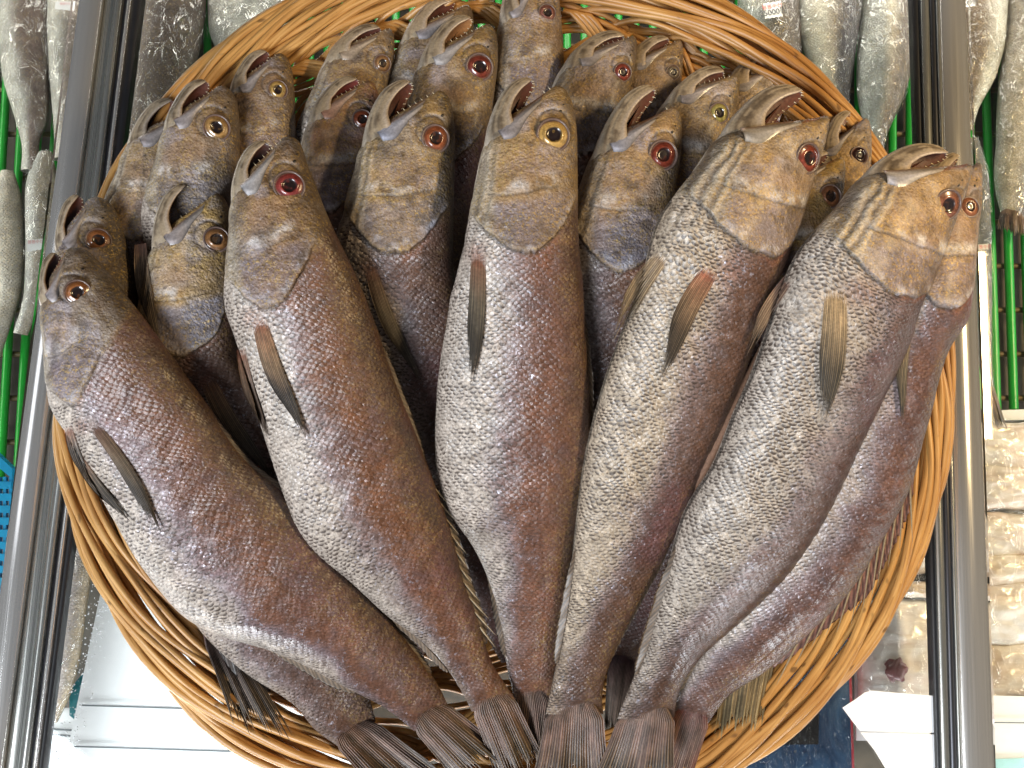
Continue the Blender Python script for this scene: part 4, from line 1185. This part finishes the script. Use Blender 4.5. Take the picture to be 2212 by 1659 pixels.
def glass_mat():
    n = NT('pane_glass')
    t = n.t.nodes.new('ShaderNodeBsdfTransparent'); t.inputs[0].default_value = (0.975, 0.985, 0.98, 1)
    g = n.t.nodes.new('ShaderNodeBsdfGlossy'); g.inputs['Roughness'].default_value = 0.03
    mx = n.t.nodes.new('ShaderNodeMixShader')
    n.t.links.new(t.outputs[0], mx.inputs[1]); n.t.links.new(g.outputs[0], mx.inputs[2])
    fr = n.t.nodes.new('ShaderNodeFresnel'); fr.inputs[0].default_value = 1.5
    n.t.links.new(n.math('MULTIPLY', fr.outputs[0], 1.0), mx.inputs[0])
    n.t.links.new(mx.outputs[0], n.out.inputs['Surface'])
    return n.m
M_GLASS = glass_mat()
def slab(name, pts, z, th, mat, parent=None, zs=None):
    """flat polygon seen through photo points, given thickness"""
    T = np.array([P(x, y, z if zs is None else zs[i]) for i, (x, y) in enumerate(pts)])
    Bm = T - np.array([0, 0, th]); n = len(pts)
    F = [tuple(range(n)), tuple(range(2 * n - 1, n - 1, -1))] + [(i, i + n, (i + 1) % n + n, (i + 1) % n) for i in range(n)]
    return mesh_np(name, np.concatenate([T, Bm]), F, mat, parent, None, None, smooth=False)
tag(slab('glass_pane', [(305, -150), (1971, -150), (2026, 1800), (86, 1800)], ZR - 0.016, 0.004, M_GLASS), 'clear glass lid of the showcase under the wicker basket', 'glass pane')
tag(slab('glass_pane', [(-420, -150), (172, -150), (-62, 1800), (-560, 1800)], ZR - 0.016, 0.004, M_GLASS), 'clear glass pane left of the left steel rail', 'glass pane')
tag(slab('glass_pane', [(2090, -150), (2600, -150), (2600, 1800), (2156, 1800)], ZR - 0.016, 0.004, M_GLASS), 'clear glass pane right of the right steel rail', 'glass pane')

# floor and walls of the case
M_FLOOR = simple('case_floor', (0.055, 0.045, 0.032), 0.6, nscale=25, var=.4)
fl = slab('floor', [(-900, -700), (3100, -700), (3100, 2300), (-900, 2300)], -0.30, 0.01, M_FLOOR); fl['kind'] = 'structure'

# green slatted mats
M_GREEN = simple('green_plastic', (0.012, 0.30, 0.030), 0.30, nscale=30, var=.10)
M_CROSS = simple('dark_cross_bar', (0.13, 0.085, 0.03), 0.5)
def mat_rods(label, x0, x1, y0, y1, pitch, z=-0.262, lean=0.0, r=0.0048):
    root = thing('slatted_mat', label, 'plastic mat', P((x0 + x1) / 2, (y0 + y1) / 2, z), group='green slatted mats in the showcase')
    x = x0
    while x <= x1:
        a = P(x, y0, z); b = P(x + lean, y1, z)
        t = np.linspace(0, 1, 20)[:, None]
        V, F, uv = tubes([a + (b - a) * t], r, 12)
        mesh_np('slat', V, F, M_GREEN, root, uv)
        x += pitch
    paths = []
    for y in np.arange(y0 + 30, y1, 95):
        t = np.linspace(0, 1, 6)[:, None]
        a = P(x0, y, z - 0.008); b = P(x1 + lean * (y - y0) / (y1 - y0), y, z - 0.008); paths.append(a + (b - a) * t)
    V, F, uv = tubes(paths, 0.0035, 6)
    mesh_np('cross_bar', V, F, M_CROSS, root, uv)
    return root
mat_rods('green slatted mat under the wrapped fish in the right compartment', 2082, 2500, -120, 884, 37, lean=34, r=.0050)
mat_rods('green slatted mat under the wrapped fish at the far left', -190, 160, -120, 1060, 37, lean=-70)
mat_rods('green slatted mat glimpsed behind the wicker basket', 300, 2010, -120, 760, 37, lean=0)

# wrapped fish inside the case: same fish builder, pale skins, and a film sleeve round each
def film_mat(name='cling_film', amt=.15):
    n = NT(name)
    pos = n.geo()
    t = n.t.nodes.new('ShaderNodeBsdfTransparent'); t.inputs[0].default_value = (0.97, 0.98, 0.98, 1)
    g = n.t.nodes.new('ShaderNodeBsdfGlossy'); g.inputs['Roughness'].default_value = 0.16; g.inputs[0].default_value = (1, 1, 1, 1)
    mx = n.t.nodes.new('ShaderNodeMixShader')
    cr = n.noise(n.mapping(pos, (70, 34, 70)), 1.0, 2, 0.5, 1.0)
    bmp = n.bump(cr, 1.0, 0.012)
    n.t.links.new(bmp, g.inputs['Normal'])
    n.t.links.new(n.rng(cr, 0.48, 0.72, 0.02, amt), mx.inputs[0])
    n.t.links.new(t.outputs[0], mx.inputs[1]); n.t.links.new(g.outputs[0], mx.inputs[2])
    n.t.links.new(mx.outputs[0], n.out.inputs['Surface'])
    return n.m
M_FILM = film_mat()
M_FILM3 = film_mat('pack_film', .13)
M_FILM2 = film_mat('box_film', .02)
def make_wrapped(label, st, seed, z=-0.235, dark=(.10, .075, .07), pale=(.58, .56, .50), film=True, flip=False, wmax=66, tail=None, bnd=.55, kind='frozen_fish'):
    """st: list of left edge, right edge photo points from the top of the frame down"""
    st = np.array(st, float)
    cen = (st[:, :2] + st[:, 2:]) / 2
    ds = np.concatenate([[0], np.cumsum(np.linalg.norm(np.diff(cen, axis=0), axis=1))]); tt = ds / ds[-1]
    T = np.linspace(0, 1, 110); S = hermite(T, tt, st)
    Bw = P(S[:, 0], S[:, 1], z + 0 * T); Kw = P(S[:, 2], S[:, 3], z + 0 * T)
    C = (Bw + Kw) / 2; D = (Kw - Bw) / 2
    h = np.linalg.norm(D, axis=1)
    nc = 56
    ph = np.arange(nc) / nc * 2 * np.pi
    cy = -np.cos(ph); sy = np.sin(ph)
    W = np.minimum(h * 0.62, 0.026)
    X = C[:, None, :] + D[:, None, :] * cy[None, :, None] + np.array([0, 0, 1.0]) * (W[:, None] * sy[None, :])[..., None]
    nz = fbm(X[..., 0] * 25, X[..., 1] * 25, 0.3, seed); nz2 = fbm(X[..., 0] * 110, X[..., 1] * 80, .3, seed + 3)
    X[..., 2] += 0.0016 * nz
    v = (1 + cy)[None, :] / 2 * np.ones((len(T), 1))
    if flip: v = 1 - v
    col = np.ones((len(T), nc, 3)) * np.array(pale) * 1.1
    col = mixc(col, dark, sst(bnd - .22, bnd + .16, v + 0.14 * nz + 0.05 * nz2))
    col = mixc(col, np.array(dark) * .6, sst(.9, 1.05, v + .05 * nz))
    col *= (1 + .26 * nz2)[..., None]
    root = thing(kind, label, 'frozen fish', C[50], group='wrapped fish inside the showcase')
    msk = np.zeros((len(T), nc, 3)); msk[..., 0] = .55; msk[..., 1] = .35 * sst(.25, .6, v); msk[..., 2] = .45
    seg = np.linalg.norm(np.diff(X, axis=1), axis=2); vc_ = np.concatenate([np.zeros((len(T), 1)), np.cumsum(seg, 1)], 1)
    uu = np.concatenate([[0], np.cumsum(np.linalg.norm(np.diff(C, axis=0), axis=1))])[:, None] * np.ones((1, nc))
    nt__ = len(T)
    caps = [tuple(range(nc)), tuple((nt__ - 1) * nc + i for i in range(nc - 1, -1, -1))]
    F = grid_faces(nt__, nc, True)
    b = mesh_np('body', X.reshape(-1, 3), F, M_SKIN_PALE, root, np.stack([uu, vc_], -1).reshape(-1, 2), {'col': np.clip(col, .01, 1).reshape(-1, 3), 'msk': msk.reshape(-1, 3)})
    if tail:
        f = dict(root=root, zend=z, W=[0.006])
        add_tail(f, tail)
    if film:
        Y = C[:, None, :] + D[:, None, :] * 1.10 * cy[None, :, None] + np.array([0, 0, 1.0]) * ((W + 0.004)[:, None] * sy[None, :])[..., None]
        Y[..., 2] += 0.003 * nz
        mesh_np('plastic_film', Y.reshape(-1, 3), F, M_FILM, root)
    return root
G = '#'
make_wrapped('film wrapped silvery fish in the far top left corner, pale belly on its left', [(-4, -90, 108, -90), (-2, 60, 106, 60), (8, 170, 104, 170), (34, 260, 100, 260), (48, 318, 84, 318), (46, 370, 92, 372)], 41, dark=(.20, .13, .10))
make_wrapped('wrapped pale fish with a price sticker, touching the left rail at the top', [(106, -90, 210, -90), (104, 40, 206, 40), (106, 130, 190, 130), (112, 220, 165, 220), (118, 290, 160, 290), (116, 345, 170, 345)], 42, dark=(.30, .24, .20), flip=False)
make_wrapped('milky white fish body in the far left bottom corner of the mat', [(2, 370, 30, 370), (-14, 420, 44, 420), (-20, 520, 52, 520), (-14, 620, 46, 620), (-30, 700, 20, 710), (-50, 760, 0, 770)], 43, pale=(.52, .49, .42), dark=(.38, .33, .25), film=False)
make_wrapped('milky white fish with a sticker, half under the left rail', [(84, 330, 112, 328), (62, 380, 122, 378), (56, 470, 122, 470), (56, 560, 104, 560), (52, 640, 90, 640), (30, 720, 60, 724)], 44, pale=(.50, .49, .45), dark=(.32, .26, .19))
make_wrapped('brown shining fish under film between the left rail and the basket rim', [(298, -90, 446, -90), (292, 40, 440, 40), (282, 140, 418, 150), (270, 240, 380, 260), (262, 320, 330, 340), (258, 400, 300, 410)], 45, dark=(.115, .075, .055), pale=(.30, .24, .21), bnd=.25, z=-.225)
make_wrapped('pale thick fish behind the top left rim of the basket', [(452, -90, 640, -90), (450, 20, 640, 20), (456, 80, 620, 90), (480, 130, 600, 140), (520, 180, 580, 190)], 46, pale=(.50, .48, .42), dark=(.30, .27, .22), bnd=.8)
make_wrapped('wrapped fish with the 25000 sticker behind the upper right rim', [(1590, -90, 1722, -90), (1596, 20, 1728, 20), (1620, 120, 1730, 120), (1660, 200, 1735, 205), (1690, 260, 1735, 262)], 47, dark=(.10, .08, .075), pale=(.40, .39, .35), bnd=.42)
make_wrapped('pale fish with a dark flank, second from the right rail at the top', [(1724, -90, 1868, -90), (1722, 40, 1858, 40), (1738, 110, 1846, 120), (1770, 190, 1836, 200), (1796, 270, 1832, 274)], 48, dark=(.12, .10, .10), pale=(.50, .47, .40), bnd=.5)
make_wrapped('long pale fish with a grey flank, beside the right rail', [(1870, -90, 1980, -90), (1860, 40, 1976, 40), (1852, 130, 1972, 130), (1853, 210, 1950, 215), (1868, 280, 1918, 286), (1876, 350, 1900, 352)], 49, dark=(.14, .12, .12), pale=(.50, .48, .42), bnd=.55)
make_wrapped('white bellied fish with a price sticker, just right of the right rail', [(2074, -90, 2184, -90), (2076, 30, 2174, 30), (2080, 110, 2166, 110), (2084, 170, 2146, 175), (2088, 230, 2114, 235), (2090, 280, 2100, 282)], 50, dark=(.22, .16, .12), pale=(.52, .50, .44), bnd=.55, flip=True)
make_wrapped('wrapped grey fish at the right edge of the photo', [(2178, -90, 2330, -90), (2176, 60, 2320, 60), (2160, 180, 2300, 190), (2154, 300, 2270, 310), (2152, 410, 2240, 420), (2166, 470, 2214, 476)], 51, dark=(.13, .12, .125), pale=(.42, .37, .31), bnd=.45,
             tail=((2160, 455), (2222, 470), (2158, 500), (2225, 520)))
make_wrapped('slim dark grey fish with the 13000 sticker, tail down, beside the right rail', [(2090, 300, 2112, 298), (2094, 380, 2134, 380), (2100, 480, 2140, 480), (2108, 580, 2142, 580), (2112, 700, 2142, 700), (2116, 780, 2142, 782), (2122, 840, 2146, 838)], 52, dark=(.085, .085, .085), pale=(.25, .24, .23), bnd=.2, z=-.215,
             tail=((2122, 838), (2147, 836), (2140, 925), (2172, 930), dict(base=(.08, .07, .06), rays=10)))
make_wrapped('pinkish frozen fish between the left rail and the lower basket rim', [(150, 1150, 200, 1150), (136, 1240, 196, 1240), (124, 1330, 184, 1330), (112, 1420, 172, 1420), (104, 1500, 152, 1500), (100, 1560, 124, 1560)], 53, dark=(.34, .25, .14), pale=(.46, .39, .36), film=True, z=-.205, bnd=.75)

# price stickers
M_PAPER = simple('paper_white', (0.74, 0.74, 0.74), 0.6, nscale=200, var=.03)
M_INK = simple('black_ink', (0.05, 0.05, 0.055), 0.6)
M_RED = simple('red_ink', (0.62, 0.10, 0.08), 0.6)
M_PINK = simple('pink_ink', (0.70, 0.36, 0.34), 0.6)
def text_mesh(name, body, size, mat, parent, o, ux, uy, un):
    cu = bpy.data.curves.new(name, 'FONT'); cu.body = body; cu.size = size; cu.align_x = 'CENTER'; cu.align_y = 'CENTER'; cu.extrude = 0.00008
    ob = bpy.data.objects.new(name, cu); COL.objects.link(ob)
    dg = bpy.context.evaluated_depsgraph_get(); me = bpy.data.meshes.new_from_object(ob.evaluated_get(dg))
    bpy.data.objects.remove(ob)
    R = Matrix((ux, uy, un)).transposed().to_4x4()
    me.transform(Matrix.Translation(Vector(o)) @ R)
    me.materials.clear(); me.materials.append(mat)
    t = bpy.data.objects.new(name, me); COL.objects.link(t)
    t.parent = parent; t.matrix_parent_inverse = parent.matrix_world.inverted()
    return t
def sticker(label, q, z, top, price, faint=False):
    """q: four photo corners, clockwise from top left"""
    c = np.mean(q, axis=0)
    root = thing('price_sticker', label, 'sticker', P(c[0], c[1], z), group='price stickers on the wrapped fish')
    nseg = 8
    pts = [q[0], ((q[0][0] + q[1][0]) / 2, (q[0][1] + q[1][1]) / 2 + .8), q[1], q[2]]
    for k in range(1, nseg):
        s = k / nseg; pts.append((q[2][0] + (q[3][0] - q[2][0]) * s, q[2][1] + (q[3][1] - q[2][1]) * s - (1.6 if k % 2 else 0)))
    pts.append(q[3])
    slab('paper', pts, z, 0.0003, M_PAPER, root)
    ux = P(q[1][0], q[1][1], z) - P(q[0][0], q[0][1], z); w = np.linalg.norm(ux); ux /= w
    uy = P(q[0][0], q[0][1], z) - P(q[3][0], q[3][1], z); h = np.linalg.norm(uy); uy = np.cross((0, 0, 1), ux)
    un = np.array([0, 0, 1.0]); cc = P(c[0], c[1], z + .0006)
    if top: text_mesh('shop_line', top, h * .34, M_PINK if faint else M_RED, root, cc + uy * h * .25, ux, uy, un)
    if price: text_mesh('price', price, h * .50, M_INK, root, cc - uy * h * .14, ux, uy, un)
sticker('white price sticker reading 25000, on the fish behind the upper right rim', [(1648, 8), (1687, 1), (1691, 36), (1653, 41)], -.203, '용봉수산', '25000원')
sticker('white price sticker reading 13000, on the slim dark fish by the right rail', [(2109, 528), (2135, 526), (2136, 552), (2113, 556)], -.196, '-용봉수산', '13000')
sticker('cut off price sticker at the top edge, right of the right rail', [(2072, -12), (2106, -16), (2107, 13), (2074, 18)], -.203, '', '5000원')
sticker('white sticker with a faded pink line at the top left', [(120, 3), (163, 2), (160, 24), (118, 20)], -.204, '용봉수산', '', True)
sticker('white sticker with a faded pink line above the dark headed fish', [(59, 518), (96, 515), (94, 538), (58, 545)], -.204, '용봉수산', '', True)

# ---- lower left: white glass reflection built as a seamed sheet, teal sheet, blue crate, frost
M_WHITE = simple('reflection_white', (0.96, 0.97, 0.98), 0.45, nscale=8, var=.03)  # white of the modelled reflections, shared by the shelf board
M_SEAM = simple('grey_seam', (0.16, 0.18, 0.19), 0.6)
refl = thing('reflection_white', 'bright white seamed liner sheet under the glass at lower left', 'liner', P(350, 1450, -.20))  # no real liner: sheet stands in for a white reflection in the glass
slab('sheet', [(235, 1195), (700, 1195), (860, 1800), (112, 1800), (150, 1600)], -.205, .002, M_WHITE, refl)
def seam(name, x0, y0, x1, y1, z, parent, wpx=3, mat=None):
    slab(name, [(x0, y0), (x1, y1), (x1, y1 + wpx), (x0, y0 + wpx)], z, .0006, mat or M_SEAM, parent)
seam('seam', 172, 1522, 620, 1536, -.2035, refl, 3); seam('seam', 160, 1611, 700, 1628, -.2035, refl, 3)
M_TEAL = simple('teal_plastic', (0.01, 0.22, 0.26), 0.4)
tag(slab('teal_sheet', [(150, 1490), (190, 1440), (230, 1300), (236, 1420), (190, 1580), (150, 1545)], -.212, .002, M_TEAL), 'teal plastic scrap beside the pinkish frozen fish', 'plastic sheet')
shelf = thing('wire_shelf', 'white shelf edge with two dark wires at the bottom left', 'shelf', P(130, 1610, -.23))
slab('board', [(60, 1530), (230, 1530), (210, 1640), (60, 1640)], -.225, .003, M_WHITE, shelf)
seam('wire', 95, 1572, 180, 1577, -.2235, shelf, 4); seam('wire', 95, 1584, 180, 1590, -.2235, shelf, 4)
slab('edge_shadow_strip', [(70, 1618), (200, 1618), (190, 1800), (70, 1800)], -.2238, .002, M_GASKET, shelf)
M_BLUE = simple('blue_crate_plastic', (0.0, 0.27, 0.50), 0.35)
crate = thing('blue_crate', 'bright blue perforated crate at the left edge, left of the rail', 'crate', P(-10, 1100, -.2))
# lattice side and solid lip
slab('lip', [(-80, 960), (-20, 968), (26, 1012), (26, 1034), (-20, 996), (-80, 985)], -.190, .01, M_BLUE, crate)
for k in range(9):
    y = 1040 + k * 26
    slab('rib', [(-80, y), (24, y), (24, y + 16), (-80, y + 16)], -.196, .004, M_BLUE, crate)
for k in range(8):
    x = -72 + k * 13
    slab('rib', [(x, 1030), (x + 7, 1030), (x + 7, 1300), (x, 1300)], -.198, .004, M_BLUE, crate)

# frost crumbs on the glass over the reflection sheet edge
M_FROST = simple('frost', (0.85, 0.88, 0.9), 0.3)
Vf, Ff = [], []
rg = random.Random(3)
for i in range(420):
    t = rg.random(); cx_ = 245 - 110 * t + rg.gauss(0, 16); cy_ = 1180 + 480 * t + rg.gauss(0, 10)
    c = P(cx_, cy_, ZR - .0150); r = 0.0003 + 0.0009 * rg.random() ** 2
    i0 = len(Vf)
    for v in ((1, 0, 0), (-1, 0, 0), (0, 1, 0), (0, -1, 0), (0, 0, 1), (0, 0, -.2)): Vf.append(c + r * np.array(v) * (0.7 + .6 * rg.random()))
    for a, b_, d in ((0, 2, 4), (2, 1, 4), (1, 3, 4), (3, 0, 4), (2, 0, 5), (1, 2, 5), (3, 1, 5), (0, 3, 5)): Ff.append((i0 + a, i0 + b_, i0 + d))
tag(mesh_np('frost_crumbs', np.array(Vf), Ff, M_FROST, None), 'scattered white frost crumbs on the glass at lower left', 'frost', kind='stuff')

# ---- lower right: wrapped fillets, reflections built as sheets, dark blue box
def fillet_mat(name, c1, c2, c3):
    n = NT(name); pos = n.geo()
    a = n.noise(n.mapping(pos, (9, 26, 9)), 1.0, 4, 0.6, 1.2)
    c = n.ramp(a, (0.3, c1), (0.52, c2), (0.72, c3))
    f = n.noise(n.mapping(pos, (20, 160, 20)), 1.0, 3, .6)
    c = n.mix(n.rng(f, .5, .7, 0, .25), c, (0.35, 0.20, 0.13, 1))
    n.set(Base_Color=c, Roughness=.30, Normal=n.bump(a, .5, .004))
    n.b.inputs['Coat Weight'].default_value = .5; n.b.inputs['Coat Roughness'].default_value = .1
    return n.m
M_FILLET = fillet_mat('pale_flesh', (.70, .55, .47), (.80, .72, .66), (.88, .86, .84))
M_FILLET2 = fillet_mat('tan_flesh', (.50, .33, .22), (.72, .60, .48), (.84, .78, .70))
M_BRUISE = simple('maroon_flesh', (.16, .05, .05), .35)
def mound(name, pts, z, h, mat, parent, seed=1, n=36, oval=False):
    """low cushion inside a photo quadrilateral (TL, TR, BR, BL)"""
    u = np.linspace(0, 1, n)
    uu, vv = np.meshgrid(u, u)
    q = np.array(pts, float)
    XY = (q[0] * ((1 - uu) * (1 - vv))[..., None] + q[1] * (uu * (1 - vv))[..., None] + q[2] * (uu * vv)[..., None] + q[3] * ((1 - uu) * vv)[..., None])
    nz = fbm(uu * 5, vv * 5, 0, seed)
    XY[..., 0] += nz * 5; XY[..., 1] += fbm(uu * 4, vv * 4, 3, seed) * 5
    prof = (np.clip(4 * uu * (1 - uu), 0, 1) ** .35) * (np.clip(4 * vv * (1 - vv), 0, 1) ** .35)
    if oval:
        a_, b_ = uu * 2 - 1, vv * 2 - 1
        X_, Y_ = a_ * np.sqrt(1 - b_ * b_ / 2), b_ * np.sqrt(1 - a_ * a_ / 2)
        XY = q.mean(0) + np.stack([X_ * (q[1, 0] - q[0, 0]) / 2 * (1 + .2 * nz), Y_ * (q[3, 1] - q[0, 1]) / 2 * (1 + .2 * nz)], -1)
        prof = np.clip(1 - X_ ** 2 - Y_ ** 2, 0, 1) ** .5
    zz = z - h * .5 + h * prof + h * .18 * nz
    return mesh_np(name, P(XY[..., 0], XY[..., 1], zz).reshape(-1, 3), grid_faces(n, n), mat, parent)
def pack(label, quads, z, seed, bruise=None, tray=None):
    c = np.mean(quads[0][0], axis=0)
    root = thing('fillet_pack', label, 'fish pack', P(c[0], c[1], z), group='film wrapped fillet packs in the showcase')
    if tray: slab('tray', tray, z - .012, .004, M_PAPER, root)
    for i, (q, m) in enumerate(quads):
        mound('fillet', q, z + .002 * i, .016, m, root, seed + i)
    if bruise: mound('bruise', bruise, z + .008, .006, M_BRUISE, root, seed + 9, 24, True)
    al = np.concatenate([np.array(q) for q, _ in quads]); x0, y0 = al.min(0); x1, y1 = al.max(0)
    mound('plastic_film', [(x0, y0), (x1, y0), (x1, y1), (x0, y1)], z + .014, .010, M_FILM3, root, seed + 5)
    return root
F1_, F2_ = M_FILLET, M_FILLET2
pack('wrapped pale fillet pack in the upper lower-right, between basket and rail', [([(1960, 1080), (2060, 1080), (2060, 1240), (1940, 1240)], F1_), ([(1930, 1250), (2060, 1262), (2060, 1296), (1915, 1290)], F2_)], -.215, 61)
pack('wrapped fillet with a maroon bruise, left of the right rail', [([(1862, 1300), (2060, 1290), (2060, 1560), (1850, 1560)], F1_)], -.222, 64, bruise=[(1908, 1424), (1965, 1416), (1970, 1470), (1915, 1480)], tray=[(1846, 1300), (2060, 1290), (2060, 1600), (1850, 1600)])
pack('topmost fillet pack right of the right rail, next to the green mat', [([(2100, 915), (2300, 905), (2300, 1020), (2110, 1020)], F1_), ([(2110, 1000), (2300, 1000), (2300, 1100), (2110, 1105)], F1_)], -.220, 66)
pack('second fillet pack right of the right rail, with a brown lower edge', [([(2105, 1106), (2300, 1112), (2300, 1200), (2105, 1204)], F1_), ([(2110, 1196), (2300, 1190), (2300, 1262), (2110, 1268)], F2_)], -.222, 68)
pack('third fillet pack down right of the right rail, reddish spots', [([(2110, 1262), (2300, 1256), (2300, 1390), (2110, 1395)], F1_)], -.220, 70)
pack('lowest tan fillet pack right of the right rail', [([(2120, 1390), (2300, 1385), (2300, 1506), (2120, 1510)], F2_)], -.222, 72)
fr_ = tag(slab('white_bar', [(2164, 886), (2330, 880), (2330, 905), (2164, 908)], -.236, .012, M_PAPER), 'white plastic bar at the lower end of the right green mat', 'plastic bar')
ws = thing('corner_reflection', 'white sheet with a dark seam at the bottom right corner', 'paper sheet', P(2180, 1600, -.2))  # no real sheet: stands in for a white reflection in the glass
slab('paper', [(2105, 1502), (2400, 1508), (2400, 1800), (2105, 1800)], -.205, .001, M_WHITE, ws)  # reflection in the glass modelled as a thin white sheet
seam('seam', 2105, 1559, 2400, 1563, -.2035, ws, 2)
slab('teal_corner', [(2140, 1640), (2400, 1632), (2400, 1800), (2140, 1800)], -.2037, .0006, simple('pale_teal', (.45, .78, .80), .5), ws)
ps = thing('pointed_reflection', 'pointed white paper lying on the glass between basket and right rail', 'paper sheet', P(1940, 1560, ZR - .014), None)  # no real paper: stands in for the awning reflection in the glass
slab('paper', [(1820, 1529), (1846, 1512), (1868, 1496), (1882, 1492), (2016, 1503), (2024, 1506), (2028, 1583), (1858, 1579), (1840, 1556)], ZR - .0142, .0006, M_WHITE, ps)  # awning reflection in the glass, modelled as two white slabs
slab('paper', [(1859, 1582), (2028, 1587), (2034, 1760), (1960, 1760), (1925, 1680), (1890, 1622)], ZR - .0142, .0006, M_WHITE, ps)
def bluebox_mat():
    n = NT('navy_print'); pos = n.geo()
    a = n.noise(n.mapping(pos, (30, 14, 30), (3, 1, 0)), 1.0, 5, .6, 2.0)
    c = n.mix(n.rng(a, .35, .7), (.012, .030, .070, 1), (.035, .085, .16, 1))
    n.set(Base_Color=c, Roughness=.25, Normal=n.bump(a, .5, .004)); n.b.inputs['Coat Weight'].default_value = .6
    return n.m
bb = thing('navy_box', 'dark navy box wrapped in film under the lower right rim', 'box', P(1760, 1600, -.2))
slab('lid', [(1480, 1380), (1832, 1380), (1845, 1800), (1480, 1800)], -.205, .03, bluebox_mat(), bb)
slab('red_edge', [(1832, 1380), (1837, 1380), (1850, 1800), (1845, 1800)], -.2046, .03, simple('red_edge_tape', (.35, .03, .04), .4), bb)
slab('dark_panel', [(1560, 1500), (1770, 1492), (1768, 1608), (1560, 1610)], -.2045, .0005, simple('black_print', (.012, .009, .007), .3), bb)
mound('plastic_film', [(1480, 1380), (1840, 1380), (1850, 1800), (1480, 1800)], -.200, .006, M_FILM2, bb, 77)
